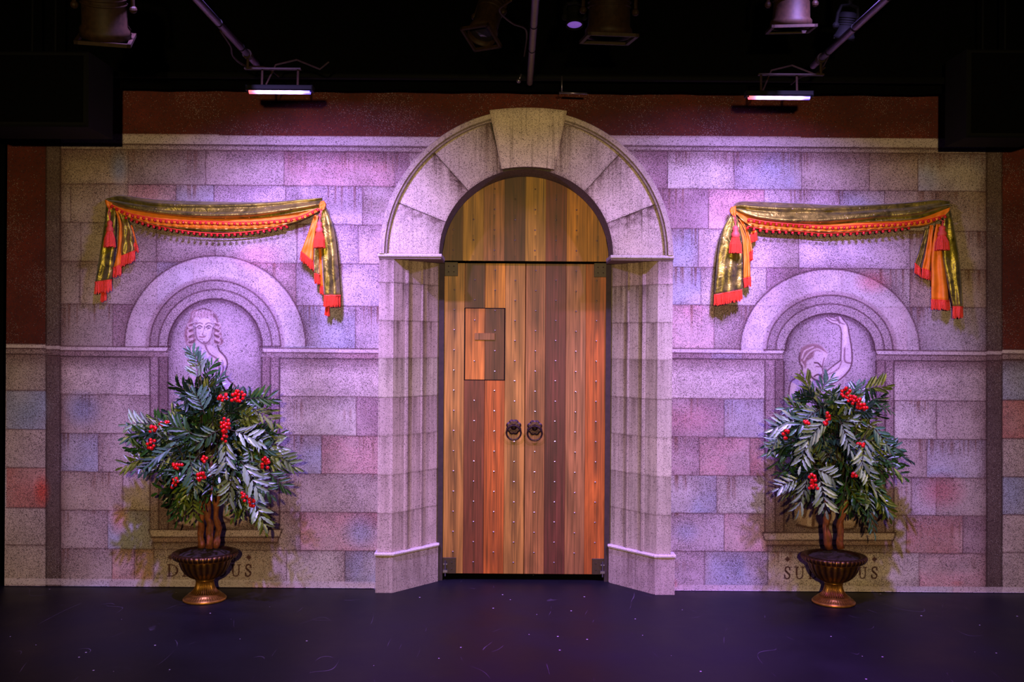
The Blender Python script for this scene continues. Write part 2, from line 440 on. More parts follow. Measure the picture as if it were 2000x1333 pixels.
# ------------------------------------------------------------------ scene-painting helpers (numpy)
def vnoise(x, y, seed=0, smooth=True):
    """value noise, unit lattice"""
    r = np.random.RandomState(seed); T = r.rand(256, 256)
    xi = np.floor(x).astype(int); yi = np.floor(y).astype(int); fx = x-xi; fy = y-yi
    if smooth: fx = fx*fx*(3-2*fx); fy = fy*fy*(3-2*fy)
    a = T[xi % 256, yi % 256]; b = T[(xi+1) % 256, yi % 256]; c = T[xi % 256, (yi+1) % 256]; d = T[(xi+1) % 256, (yi+1) % 256]
    return (a*(1-fx)+b*fx)*(1-fy)+(c*(1-fx)+d*fx)*fy
def sstep(a, b, x):
    t = np.clip((x-a)/(b-a), 0, 1); return t*t*(3-2*t)
class Canvas:
    def __init__(s, X, Y, col, den):
        s.X, s.Y = X, Y; s.c = np.empty(X.shape+(3,)); s.c[:] = col; s.d = np.full(X.shape, float(den))
    def mix(s, a, col):
        a = np.clip(a, 0, 1)[..., None]; s.c = s.c*(1-a)+np.array(col)*a
    def box(s, x0, y0, x1, y1):
        return (s.X >= x0) & (s.X <= x1) & (s.Y >= y0) & (s.Y <= y1)
    def local(s, x0, y0, x1, y1):
        m = s.box(x0, y0, x1, y1)
        return m
    def stroke(s, pts, w, col, a=1.0, soft=1.0, w2=None, side=0):
        """soft polyline; w2 = width at its end"""
        xs = [p[0] for p in pts]; ys = [p[1] for p in pts]; pad = max(w, w2 or 0)+soft*3
        m = s.box(min(xs)-pad, min(ys)-pad, max(xs)+pad, max(ys)+pad)
        if not m.any(): return
        X = s.X[m]; Y = s.Y[m]; best = np.zeros(X.shape); n = len(pts)-1
        for i in range(n):
            ax, ay = pts[i]; bx, by = pts[i+1]; dx, dy = bx-ax, by-ay; L = dx*dx+dy*dy+1e-9
            t = np.clip(((X-ax)*dx+(Y-ay)*dy)/L, 0, 1)
            d = np.hypot(X-ax-t*dx, Y-ay-t*dy)
            ww = w if w2 is None else w+(w2-w)*(i+t)/n
            sd = 1.0
            if side:
                cr_ = (dx*(Y-ay)-dy*(X-ax))*side
                sd = np.where(cr_ > 0, 1.0, 0.15)
            best = np.maximum(best, np.clip(1-(d-ww/2)/soft, 0, 1)*sd)
        al = (best*a)[..., None]
        s.c[m] = s.c[m]*(1-al)+np.array(col)*al
    def poly(s, pts, col, a=1.0, soft=1.5, den=None):
        xs = [p[0] for p in pts]; ys = [p[1] for p in pts]
        m = s.box(min(xs)-soft, min(ys)-soft, max(xs)+soft, max(ys)+soft)
        if not m.any(): return
        X = s.X[m]; Y = s.Y[m]; ins = np.zeros(X.shape, bool); dm = np.full(X.shape, 1e9)
        for i in range(len(pts)):
            ax, ay = pts[i]; bx, by = pts[(i+1) % len(pts)]
            if abs(by-ay) > 1e-9:
                cnd = ((ay > Y) != (by > Y)) & (X < (bx-ax)*(Y-ay)/(by-ay)+ax); ins ^= cnd
            dx, dy = bx-ax, by-ay; L = dx*dx+dy*dy+1e-9
            t = np.clip(((X-ax)*dx+(Y-ay)*dy)/L, 0, 1); dm = np.minimum(dm, np.hypot(X-ax-t*dx, Y-ay-t*dy))
        sd = np.where(ins, dm, -dm); al = np.clip(0.5+sd/(2*soft), 0, 1)*a
        s.c[m] = s.c[m]*(1-al[..., None])+np.array(col)*al[..., None]
        if den is not None: s.d[m] = s.d[m]*(1-al)+den*al
    def ell(s, cx, cy, rx, ry, col, a=1.0, soft=0.3, rot=0.0, den=None):
        R = max(rx, ry)*(1+soft)+2
        m = s.box(cx-R, cy-R, cx+R, cy+R)
        if not m.any(): return
        X = s.X[m]-cx; Y = s.Y[m]-cy; c_, s_ = math.cos(rot), math.sin(rot)
        q = np.hypot((X*c_+Y*s_)/rx, (-X*s_+Y*c_)/ry)
        al = np.clip((1+soft/2-q)/soft, 0, 1)*a
        s.c[m] = s.c[m]*(1-al[..., None])+np.array(col)*al[..., None]
        if den is not None: s.d[m] = s.d[m]*(1-al)+den*al
    def rgba(s):
        out = np.empty(s.X.shape+(4,), np.float32)
        v = np.clip(s.c, 0, 255)/255
        out[..., :3] = np.where(v <= 0.04045, v/12.92, ((v+0.055)/1.055)**2.4); out[..., 3] = np.clip(s.d, 0, 1)
        return out

def curve(pts, n=8):
    """Catmull-Rom through the points"""
    P_ = [pts[0]]+list(pts)+[pts[-1]]; out = []
    for i in range(1, len(P_)-2):
        p0, p1, p2, p3 = [np.array(P_[i+k-1], float) for k in range(4)]
        for j in range(n):
            t = j/n
            out.append(tuple(0.5*((2*p1)+(-p0+p2)*t+(2*p0-5*p1+4*p2-p3)*t*t+(-p0+3*p1-3*p2+p3)*t**3)))
    out.append(tuple(float(x) for x in pts[-1])); return out
#PART2
# ------------------------------------------------------------------ painted back wall (scenic cloth)
def axis(lo, hi, dense, step, fine):
    out = [lo]
    while out[-1] < hi:
        p = out[-1]; out.append(p+(fine if any(a <= p <= b for a, b in dense) else step))
    return np.array(out)
LX = -3.955; TOPZ = 4.02
gx = axis(12, 2170, [(325, 500), (1525, 1722)], 1.75, 0.95)
gy = axis(140, 1153, [(602, 765), (1078, 1130)], 1.75, 0.95)
wx = (gx-1000)/250.0; wz = HC+(666.5-gy)/250.0; wz[-1] = 0.004; wz = np.maximum(wz, 0.004)
WX, WZ = np.meshgrid(wx, wz)
PX, PY = toPX(WX, 0.0, WZ)
YS = PY-0.0092*(PX-1000)                      # height measured along the painted courses
cv = Canvas(PX, PY, (171, 152, 148), 0.42)

DARK = (58, 36, 36)
LINE = (70, 42, 44)
yL = [299.5, 367, 442.5, 518.5, 601.5, 684.5, 704.5, 778.5, 854.5, 929.5, 1004.5, 1079.5, 1142.5, 1160]
yR = [292, 366, 444, 519, 593, 678, 699.5, 775.5, 851, 926, 1000, 1074, 1139, 1160]
# joints per course: x of the joint; tint between joints
TN = {'n': (171, 152, 148), 'p': (196, 134, 140), 'r': (178, 104, 96), 'b': (142, 152, 182), 'l': (182, 164, 176), 's': (160, 140, 122), 'g': (150, 134, 128), 'w': (192, 180, 172), 'o': (188, 128, 92), 'm': (150, 118, 128)}
courses = {
 'L': [ (0, [(118, 250, 's'), (250, 402, 'g'), (402, 555, 'n'), (555, 771, 'p'), (771, 800, 'm')]),
        (1, [(118, 138, 'g'), (138, 250, 's'), (250, 344, 'p'), (344, 418, 'b'), (418, 558, 'l'), (558, 708, 'l'), (708, 770, 'n')]),
        (2, [(118, 158, 'g'), (158, 306, 'g'), (306, 420, 'n'), (420, 580, 'w'), (580, 700, 'l'), (700, 760, 'n')]),
        (3, [(118, 156, 'g'), (156, 306, 'n'), (306, 378, 'b'), (378, 477, 'w'), (477, 578, 'p'), (578, 745, 'l')]),
        (4, [(118, 220, 'g'), (220, 300, 'm'), (300, 500, 'n'), (500, 694, 'b'), (694, 745, 'l')]),
        (5, [(118, 157, 'm'), (157, 300, 's'), (300, 655, 'n'), (655, 745, 'p')]),
        (7, [(118, 294, 'n'), (294, 546, 'n'), (546, 696, 'w'), (696, 745, 'm')]),
        (8, [(118, 192, 'b'), (192, 310, 'n'), (310, 546, 'n'), (546, 628, 'b'), (628, 745, 'p')]),
        (9, [(118, 240, 's'), (240, 560, 'n'), (560, 745, 'n')]),
        (10, [(118, 210, 'n'), (210, 300, 'b'), (300, 586, 'n'), (586, 745, 'p')]),
        (11, [(118, 219, 'n'), (219, 262, 'r'), (262, 300, 'o'), (300, 560, 'n'), (560, 673, 'w'), (673, 745, 'b')]),
        (12, [(118, 214, 'b'), (214, 492, 'g'), (492, 595, 'r'), (595, 745, 'w')])],
 'R': [ (0, [(1240, 1304, 'm'), (1304, 1434, 'w'), (1434, 1566, 'b'), (1566, 1698, 'n'), (1698, 1793, 's'), (1793, 1927, 'b')]),
        (1, [(1280, 1384, 'm'), (1384, 1493, 'p'), (1493, 1640, 'l'), (1640, 1728, 'b'), (1728, 1828, 'n'), (1828, 1927, 's')]),
        (2, [(1280, 1364, 'b'), (1364, 1560, 'n'), (1560, 1777, 'l'), (1777, 1927, 'g')]),
        (3, [(1300, 1369, 'b'), (1369, 1497, 'w'), (1497, 1600, 'm'), (1600, 1777, 'w'), (1777, 1927, 's')]),
        (4, [(1300, 1395, 'p'), (1395, 1671, 'n'), (1671, 1772, 'p'), (1772, 1927, 'b')]),
        (5, [(1300, 1388, 'm'), (1388, 1450, 'b'), (1450, 1832, 'n'), (1832, 1927, 's')]),
        (7, [(1300, 1414, 'm'), (1414, 1495, 'b'), (1495, 1746, 'n'), (1746, 1829, 'w'), (1829, 1927, 'n')]),
        (8, [(1300, 1366, 'm'), (1366, 1465, 'p'), (1465, 1746, 'r'), (1746, 1810, 'n'), (1810, 1927, 'b')]),
        (9, [(1300, 1400, 'b'), (1400, 1500, 'w'), (1500, 1780, 'n'), (1780, 1829, 'l'), (1829, 1927, 'n')]),
        (10, [(1300, 1414, 'l'), (1414, 1500, 'p'), (1500, 1770, 'n'), (1770, 1880, 'r'), (1880, 1927, 'm')]),
        (11, [(1300, 1376, 'l'), (1376, 1500, 'b'), (1500, 1795, 'w'), (1795, 1927, 'p')]),
        (12, [(1300, 1402, 'p'), (1402, 1489, 'l'), (1489, 1750, 'w'), (1750, 1860, 'b'), (1860, 1927, 'p')])]}
big = vnoise(PX/46+3, PY/46, 5); big2 = vnoise(PX/120+9, PY/90, 6); mid = vnoise(PX/17, PY/17, 8); fine = vnoise(PX/5, PY/5, 9)
drip = vnoise(PX/2.6, PY/240, 21); dripgate = vnoise(PX/34, PY/75, 22)
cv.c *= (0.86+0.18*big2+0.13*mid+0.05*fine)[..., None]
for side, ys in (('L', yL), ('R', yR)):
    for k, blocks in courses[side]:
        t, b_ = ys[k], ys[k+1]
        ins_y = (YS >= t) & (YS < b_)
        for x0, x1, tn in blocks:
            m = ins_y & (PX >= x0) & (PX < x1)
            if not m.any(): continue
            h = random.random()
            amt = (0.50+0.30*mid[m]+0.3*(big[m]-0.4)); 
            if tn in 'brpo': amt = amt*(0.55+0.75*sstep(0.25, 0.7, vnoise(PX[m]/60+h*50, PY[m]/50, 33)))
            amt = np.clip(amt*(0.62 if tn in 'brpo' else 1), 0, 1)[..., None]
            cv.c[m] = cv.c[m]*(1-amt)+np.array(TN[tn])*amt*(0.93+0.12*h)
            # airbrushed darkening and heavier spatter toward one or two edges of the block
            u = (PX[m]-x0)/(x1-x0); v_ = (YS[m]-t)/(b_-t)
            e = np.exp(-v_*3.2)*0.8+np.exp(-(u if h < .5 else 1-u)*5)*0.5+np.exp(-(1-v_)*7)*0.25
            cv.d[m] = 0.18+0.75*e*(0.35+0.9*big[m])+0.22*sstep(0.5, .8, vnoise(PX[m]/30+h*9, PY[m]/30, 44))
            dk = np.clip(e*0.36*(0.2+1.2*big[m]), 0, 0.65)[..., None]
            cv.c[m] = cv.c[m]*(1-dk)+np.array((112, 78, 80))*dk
            # drip stains falling from the bed joint
            g = sstep(0.55, 0.72, dripgate[m])*sstep(0.45, 0.8, drip[m])*np.clip(1-v_*(1.1+h), 0, 1)
            gg = (g*0.75)[..., None]; cv.c[m] = cv.c[m]*(1-gg)+np.array((104, 66, 52))*gg
        # head joints
        for x0, x1, tn in blocks[1:]:
            wob = 0.8*(vnoise(PY/22, PX*0, 71)-.5)
            m = ins_y & (np.abs(PX-x0-wob) < 3)
            a = np.clip(1.35-np.abs(PX[m]-x0-wob[m]), 0, 1)*0.72*(0.6+0.5*mid[m]); cv.c[m] = cv.c[m]*(1-a[..., None])+np.array(LINE)*a[..., None]
    # bed joints
    sel = (PX < 1000) if side == 'L' else (PX >= 1000)
    for k, yy in enumerate(ys[:12]):
        if k in (5, 6): continue
        wob = 1.0*(vnoise(PX/26, PY*0, 72+k)-.5)
        m = sel & (np.abs(YS-yy-wob) < 4) & (PX > 118) & (PX < 1927)
        a = np.clip(1.45-np.abs(YS[m]-yy-wob[m]), 0, 1)*0.78*(0.6+0.5*mid[m]); cv.c[m] = cv.c[m]*(1-a[..., None])+np.array(LINE)*a[..., None]

def hband(y0, y1, col, a, x0=118, x1=1927, den=None, side=None):
    m = (YS >= y0) & (YS < y1) & (PX >= x0) & (PX < x1)
    al = (a if np.isscalar(a) else a[m])*np.ones(m.sum())
    cv.c[m] = cv.c[m]*(1-al[..., None])+np.array(col)*al[..., None]
    if den is not None: cv.d[m] = den
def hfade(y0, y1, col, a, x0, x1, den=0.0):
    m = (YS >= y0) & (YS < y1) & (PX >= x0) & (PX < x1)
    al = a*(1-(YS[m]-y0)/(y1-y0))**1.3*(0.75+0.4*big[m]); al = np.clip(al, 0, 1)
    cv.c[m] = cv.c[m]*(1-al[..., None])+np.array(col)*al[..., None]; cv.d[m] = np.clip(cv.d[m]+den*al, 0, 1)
def hline(y, x0, x1, col=LINE, a=0.7, w=1.2):
    cv.stroke([(x0, y+0.0092*(x0-1000)), (x1, y+0.0092*(x1-1000))], w, col, a, 1.2)
# brick-red field above the cornice and in the side strips
red = np.array((80, 32, 25))
fieldn = (0.85+0.3*big+0.12*fine)[..., None]
for m, d in (((YS < 275-0.008*(PX-300)) & (YS < 268+4*(PX < 900)), 0.55),):
    cv.c[m] = (red*fieldn[m]); cv.d[m] = 0.5
mL = (PX < 90) & (YS < 681) & (PY > 255); cv.c[mL] = red*fieldn[mL]; cv.d[mL] = 0.35
mR = (PX > 1957) & (YS < 674) & (PY > 270); cv.c[mR] = red*fieldn[mR]; cv.d[mR] = 0.35
# cornice
for (x0, x1, dy) in ((118, 1000, 0), (1000, 1930, -6)):
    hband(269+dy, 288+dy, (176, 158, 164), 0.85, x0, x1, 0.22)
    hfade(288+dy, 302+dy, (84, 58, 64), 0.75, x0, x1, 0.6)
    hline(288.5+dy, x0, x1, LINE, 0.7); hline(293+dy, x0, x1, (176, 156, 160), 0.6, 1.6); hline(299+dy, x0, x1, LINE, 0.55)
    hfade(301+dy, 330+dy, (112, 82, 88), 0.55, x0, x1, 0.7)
# cornice over the left strip, painted in shadow colour
# side strips below the dado
for x0, x1, ys_, cols in ((12, 90, [690, 772, 848, 923, 1001, 1074, 1160], ['g', 'b', 'n', 'r', 'n', 'n']), (1957, 2200, [695, 773, 848, 923, 997, 1071, 1160], ['b', 'r', 'n', 'b', 'n', 'n'])):
    for i, tn in enumerate(cols):
        m = (PX >= x0) & (PX < x1) & (YS >= ys_[i]) & (YS < ys_[i+1])
        amt = (0.6+0.5*(big[m]-.3))[..., None]; cv.c[m] = cv.c[m]*(1-amt)+np.array(TN[tn])*amt; cv.d[m] = 0.35+0.3*big[m]
        hline(ys_[i], x0, x1, LINE, 0.65)
# painted corner: dark receding returns
for a0, a1 in ((90, 118), (1927, 1957)):
    m = (PX >= a0) & (PX < a1) & (PY > 262); cv.c[m] = cv.c[m]*0.40+np.array((62, 38, 36))*0.42; cv.d[m] = 0.95
    for x in (a0, a1): cv.stroke([(x, 285), (x, 1150)], 1.4, (36, 22, 22), 0.7, 1.5)
m = (PX >= 118) & (PX < 150) & (YS > 300); al = (0.5*np.exp(-(PX[m]-118)/10))[..., None]; cv.c[m] = cv.c[m]*(1-al)+np.array((74, 48, 46))*al
m = (PX >= 1895) & (PX < 1927) & (YS > 300); al = (0.5*np.exp(-(1927-PX[m])/10))[..., None]; cv.c[m] = cv.c[m]*(1-al)+np.array((74, 48, 46))*al
# dado string course
def dado(x0, x1, y):
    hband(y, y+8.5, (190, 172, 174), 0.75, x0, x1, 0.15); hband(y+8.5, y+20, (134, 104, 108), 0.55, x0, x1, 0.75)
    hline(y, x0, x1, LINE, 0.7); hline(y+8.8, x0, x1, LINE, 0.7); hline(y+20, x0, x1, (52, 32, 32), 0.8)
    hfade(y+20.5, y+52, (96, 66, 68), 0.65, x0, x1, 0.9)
dado(12, 90, 681); dado(90, 118, 683); dado(118, 330, 684.5); dado(511, 900, 684.5)
dado(1300, 1531, 678); dado(1706, 1927, 678); dado(1927, 1957, 676.5); dado(1957, 2200, 674)
# hem at the foot
m = (YS > 1139) & (YS < 1152); cv.c[m] = cv.c[m]*0.35+np.array((196, 180, 190))*0.65; cv.d[m] = 0.15

# painted niches
def niche(cx, rows, ybase, ysill, xl, xr, sillx):
    """rows = outer to inner (rx, ry)"""
    (r0, h0), (r1, h1), (r2, h2), (r3, h3) = rows
    def arc(rx, ry, n=40): return [(cx-rx*math.cos(math.pi*i/n), ybase-ry*math.sin(math.pi*i/n)) for i in range(n+1)]
    q = np.hypot((PX-cx)/r0, (PY-ybase)/h0)
    up = (PY < ybase)
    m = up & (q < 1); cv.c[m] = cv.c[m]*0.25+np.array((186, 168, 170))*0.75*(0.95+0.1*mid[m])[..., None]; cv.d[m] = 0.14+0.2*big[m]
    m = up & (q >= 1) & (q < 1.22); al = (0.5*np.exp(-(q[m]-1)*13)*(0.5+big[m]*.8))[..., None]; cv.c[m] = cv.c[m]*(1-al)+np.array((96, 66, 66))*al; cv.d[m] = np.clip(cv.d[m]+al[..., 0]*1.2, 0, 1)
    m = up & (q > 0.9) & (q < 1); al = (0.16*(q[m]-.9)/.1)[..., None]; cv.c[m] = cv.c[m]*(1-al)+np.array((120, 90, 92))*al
    # inner moulded rings
    q1 = np.hypot((PX-cx)/r1, (PY-ybase)/h1); q2 = np.hypot((PX-cx)/r2, (PY-ybase)/h2); q3 = np.hypot((PX-cx)/r3, (PY-ybase)/h3)
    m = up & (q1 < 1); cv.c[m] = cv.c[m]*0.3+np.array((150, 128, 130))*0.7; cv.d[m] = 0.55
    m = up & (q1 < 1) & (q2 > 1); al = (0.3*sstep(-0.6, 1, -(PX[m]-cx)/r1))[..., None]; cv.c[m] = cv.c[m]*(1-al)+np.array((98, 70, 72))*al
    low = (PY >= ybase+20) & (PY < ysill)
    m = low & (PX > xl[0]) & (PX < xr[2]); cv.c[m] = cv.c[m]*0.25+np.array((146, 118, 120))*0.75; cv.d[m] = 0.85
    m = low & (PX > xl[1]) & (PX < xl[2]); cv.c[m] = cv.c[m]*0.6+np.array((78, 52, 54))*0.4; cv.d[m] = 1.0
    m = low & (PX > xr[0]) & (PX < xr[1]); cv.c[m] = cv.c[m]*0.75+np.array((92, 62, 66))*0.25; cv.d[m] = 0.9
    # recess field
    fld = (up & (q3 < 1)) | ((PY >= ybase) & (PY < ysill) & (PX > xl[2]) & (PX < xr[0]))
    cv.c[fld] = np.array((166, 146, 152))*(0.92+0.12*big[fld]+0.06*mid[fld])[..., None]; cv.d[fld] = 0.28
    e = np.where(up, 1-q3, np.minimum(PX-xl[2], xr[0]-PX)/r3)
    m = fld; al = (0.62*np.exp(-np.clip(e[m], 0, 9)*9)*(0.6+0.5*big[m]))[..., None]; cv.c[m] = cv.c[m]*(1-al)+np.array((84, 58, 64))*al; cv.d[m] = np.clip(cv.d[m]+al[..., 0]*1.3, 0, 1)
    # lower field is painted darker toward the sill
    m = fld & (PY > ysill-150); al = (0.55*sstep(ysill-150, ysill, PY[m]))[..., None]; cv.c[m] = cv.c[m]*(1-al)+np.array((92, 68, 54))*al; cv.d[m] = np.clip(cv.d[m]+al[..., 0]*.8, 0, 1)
    for (rx, ry, a) in ((r0, h0, .75), (r1, h1, .85), (r2, h2, .75), (r3, h3, .95)):
        cv.stroke(arc(rx, ry), 1.3, (66, 38, 42), a, 1.4)
    cv.stroke(arc(r1+4, h1+4), 5, (110, 78, 80), 0.35, 4)
    cv.stroke(arc(r3-3, h3-3), 4, (70, 44, 50), 0.4, 4)
    for x in xl+xr: cv.stroke([(x, ybase+22), (x, ysill)], 1.3, (60, 36, 38), 0.8, 1.4)
    for x0, x1, sgn in ((xl[0]-2, xl[2]+3, 1), (xr[0]-3, xr[2]+2, -1)):
        cv.stroke([(x0, ybase), (x1, ybase)], 1.2, LINE, .8, 1.2)
        cv.stroke([(x1 if sgn > 0 else x0, ybase), ((x1-5) if sgn > 0 else x0+5, ybase+9)], 1.2, LINE, .8, 1.2)
    # sill
    a, b = sillx
    cv.poly([(a, ysill), (b, ysill), (b-5, ysill+15), (a+5, ysill+15)], (178, 154, 150), 0.85, 0.8, 0.25)
    cv.poly([(a+5, ysill+15), (b-5, ysill+15), (b-8, ysill+25), (a+8, ysill+25)], (140, 108, 98), 0.85, 0.8, 0.5)
    for p in ([(a, ysill), (b, ysill), (b-5, ysill+15), (a+5, ysill+15), (a, ysill)], [(a+8, ysill+25), (b-8, ysill+25), (b-7, ysill+16)]):
        cv.stroke(p, 1.2, (56, 34, 34), .85, 1.2)
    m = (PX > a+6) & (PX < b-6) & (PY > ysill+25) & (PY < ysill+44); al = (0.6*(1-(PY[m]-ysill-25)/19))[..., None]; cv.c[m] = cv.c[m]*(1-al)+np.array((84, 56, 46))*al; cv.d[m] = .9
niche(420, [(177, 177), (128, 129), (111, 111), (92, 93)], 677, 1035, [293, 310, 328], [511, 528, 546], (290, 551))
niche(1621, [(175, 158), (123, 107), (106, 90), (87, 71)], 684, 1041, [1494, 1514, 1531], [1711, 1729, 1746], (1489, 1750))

# painted figures in the niches: soft sepia modelling
SK = (186, 164, 168); SH = (112, 78, 88); HI = (222, 206, 210); HR = (128, 92, 96)
S = lambda pts, w=1.6, col=SH, a=.85, soft=1.2, w2=None, n=6: cv.stroke(curve(pts, n), w, col, a, soft, w2)
E = cv.ell
def blob(pts, col, a=1, soft=1.6, den=0.05): cv.poly(curve(pts+[pts[0]], 6), col, a, soft, den)
# -- seated woman, left niche
blob([(372, 668), (398, 665), (412, 676), (432, 690), (443, 706), (440, 728), (450, 745), (468, 770), (474, 800), (380, 800), (372, 740), (366, 700)], SK)
blob([(362, 642), (360, 655), (364, 672), (372, 676), (382, 668), (376, 640), (372, 615), (380, 606), (396, 608), (412, 606), (422, 622), (418, 645), (424, 668), (432, 664), (432, 650), (428, 640), (424, 618), (412, 609), (396, 607), (378, 612), (368, 628)], HR, .9)
E(397, 622, 24, 14, HR, 1, .25, den=.2); E(395, 617, 19, 9, (176, 146, 152), .75, .5)
E(404, 669, 9, 16, SK, 1, .3); E(399, 646, 17, 25, (200, 180, 184), 1, .12, den=.05)
E(384, 625, 8, 5, HI, .6, .6, -.5); E(414, 626, 10, 6, HI, .55, .6, .5)
for cxy in ((371, 640, 6, 8), (369, 655, 7, 7), (374, 666, 8, 6), (426, 640, 6, 7), (424, 653, 7, 6), (427, 667, 9, 8)):
    E(*cxy, HR, .95, .3, den=.1); E(cxy[0]-1, cxy[1]-2, cxy[2]*.5, cxy[3]*.35, (190, 166, 168), .6, .9)
    S([(cxy[0]-cxy[2]*.8, cxy[1]+2), (cxy[0], cxy[1]+cxy[3]*.8), (cxy[0]+cxy[2]*.8, cxy[1]-1)], 1.2, (92, 60, 66), .6, 1)
S([(382, 640), (384, 660), (394, 670), (403, 671), (412, 660), (416, 640)], 1.3, (92, 60, 68), .8, 1)
for ex in (389.5, 407.5):
    S([(ex-5, 640), (ex, 636.5), (ex+5, 639)], 1.4, (84, 54, 62), .9, .9); E(ex, 641.5, 3.2, 1.8, (90, 60, 70), .75, .6); E(ex, 645, 4, 1.3, HI, .5, .7)
    S([(ex-6, 634), (ex, 631), (ex+6, 633)], 1.2, (104, 74, 80), .75, 1)
S([(400, 638), (397, 650), (395, 654), (399, 655)], 1.1, (112, 80, 86), .75, .9); E(398.5, 649, 1.6, 6, HI, .5, .6)
S([(389.5, 658), (395, 659), (400, 658)], 1.8, (112, 66, 74), .75, .9); S([(390, 663), (396, 664)], 1.2, SH, .6, 1)
S([(378, 612), (392, 604), (408, 606), (420, 618), (425, 632)], 1.3, (92, 62, 68), .7, 1)
S([(372, 676), (368, 700), (374, 720), (384, 735)], 1.6); S([(384, 680), (390, 698), (404, 712), (412, 728)], 2.2); S([(398, 668), (408, 690), (424, 702), (428, 720), (424, 735)], 2.0)
S([(424, 668), (428, 684), (440, 698), (444, 712), (440, 730), (446, 742), (462, 758), (470, 775)], 1.7, (86, 56, 64), .9); S([(434, 704), (436, 722), (430, 744), (440, 762), (446, 790)], 1.7)
E(398, 700, 9, 16, HI, .4, .9, -.4); E(434, 704, 5, 12, HI, .5, .9, -.5); E(454, 765, 6, 16, HI, .5, .9, -.5); E(380, 690, 5, 12, HI, .35, .9)
for k in range(7):
    S([(376+k*6.5, 618-2*abs(3-k)*-.6), (379+k*6, 610-1.2*(3-abs(3-k))), (388+k*4, 612-1.5*(3-abs(3-k)))], 1.2, (196, 172, 174), .6, 1.1)
for x0, sg in ((372, 1), (425, -1)):
    for j in range(4):
        y0 = 630+j*11
        S([(x0+sg*5, y0), (x0-sg*5, y0+4), (x0-sg*3, y0+10), (x0+sg*4, y0+9)], 1.5, (204, 182, 184), .6, 1.2); S([(x0+sg*6, y0+2), (x0-sg*2, y0+7)], 1.4, (88, 58, 64), .6, 1.2)
E(386, 652, 5, 12, (148, 118, 126), .35, .9); E(413, 655, 4, 12, (150, 120, 128), .4, .9); E(404, 671, 9, 4, (130, 98, 106), .6, .8)
E(390, 726, 10, 18, (150, 122, 130), .4, .9); E(420, 740, 8, 20, (150, 122, 130), .4, .9)
# folded legs low in the niche
blob([(338, 1000), (352, 985), (380, 978), (420, 975), (465, 985), (486, 1000), (482, 1018), (470, 1026), (420, 1030), (370, 1032), (345, 1026)], (168, 140, 136), .9, 4)
blob([(430, 975), (448, 962), (468, 970), (478, 990), (466, 1010), (446, 1010), (432, 996)], (184, 156, 156), .9, 3)
S([(338, 1000), (342, 1022), (370, 1031), (400, 1028)], 3, (74, 46, 46), .8, 3); S([(362, 1006), (376, 1002), (392, 1006)], 2.4, (74, 46, 46), .8, 2); S([(436, 1010), (452, 1018), (466, 1008), (476, 990)], 2.6, (70, 42, 46), .85, 2)
S([(430, 1024), (452, 1020), (468, 1028)], 2, (80, 50, 50), .7, 2); E(450, 982, 9, 14, HI, .45, .9); E(380, 1016, 20, 6, HI, .3, .9)
# -- bowing figure with raised arm, right niche
blob([(1541, 820), (1540, 770), (1546, 742), (1564, 728), (1572, 716), (1600, 735), (1618, 748), (1640, 760), (1640, 830)], SK)
blob([(1608, 744), (1628, 752), (1655, 730), (1663, 706), (1664, 690), (1660, 660), (1657, 640), (1652, 632), (1645, 622), (1636, 618), (1628, 622), (1616, 620), (1613, 623), (1624, 631), (1638, 637), (1644, 650), (1644, 675), (1642, 704), (1628, 716), (1612, 728)], SK, 1, 1.3)
S([(1613, 623), (1624, 631), (1638, 636), (1643, 648), (1643, 676), (1642, 704)], 1.4, (92, 62, 70), .85, 1)
S([(1645, 622), (1655, 636), (1658, 650), (1663, 680), (1664, 706), (1658, 724), (1640, 742), (1620, 753)], 1.7, (86, 56, 64), .9, 1.1)
S([(1642, 704), (1626, 716), (1612, 728)], 1.4, (92, 62, 70), .85, 1); S([(1650, 680), (1650, 705), (1661, 710)], 1.8, SH, .8, 1.4); S([(1644, 706), (1636, 722), (1614, 734)], 1.3, SH, .6, 1.2)
for p in ([(1616, 620), (1626, 626), (1636, 627)], [(1620, 617), (1630, 622), (1638, 626)], [(1634, 616), (1636, 626), (1640, 632)], [(1637, 619), (1641, 630), (1650, 634)]): S(p, 1.3, (96, 66, 74), .8, .9)
E(1651, 655, 4, 22, HI, .55, .8); E(1640, 728, 20, 5, HI, .5, .8, -.6)
blob([(1562, 690), (1568, 679), (1582, 673), (1598, 673), (1612, 682), (1617, 692), (1612, 705), (1604, 718), (1606, 728), (1600, 736), (1584, 738), (1572, 722), (1564, 708)], (196, 174, 180), 1, 1.3)
blob([(1562, 690), (1566, 680), (1580, 673), (1600, 674), (1616, 690), (1606, 688), (1592, 686), (1588, 698), (1576, 706), (1574, 718), (1566, 716), (1561, 704)], HR, .85)
for p in ([(1566, 700), (1572, 686), (1588, 678)], [(1570, 704), (1580, 690), (1596, 682), (1612, 690)], [(1565, 708), (1570, 716)]): S(p, 1.8, (206, 184, 186), .75, 1.2)
S([(1562, 690), (1561, 706), (1567, 722), (1558, 736), (1545, 746), (1541, 766), (1542, 790), (1550, 800)], 1.6, (84, 54, 62), .9)
S([(1591, 709), (1598, 710), (1604, 717)], 2, (78, 48, 56), .9, 1); S([(1594, 716), (1600, 717)], 1.5, SH, .8, 1); S([(1590, 736), (1598, 732), (1606, 738)], 1.9, (84, 50, 58), .9, 1); S([(1610, 700), (1606, 716), (1608, 730)], 1.3, SH, .8, 1)
S([(1578, 722), (1586, 738), (1600, 746), (1608, 752)], 2.2, (70, 42, 50), .85, 1.4); S([(1604, 732), (1608, 742), (1616, 748)], 2, SH, .8, 1.2); E(1556, 765, 9, 20, HI, .35, .9)
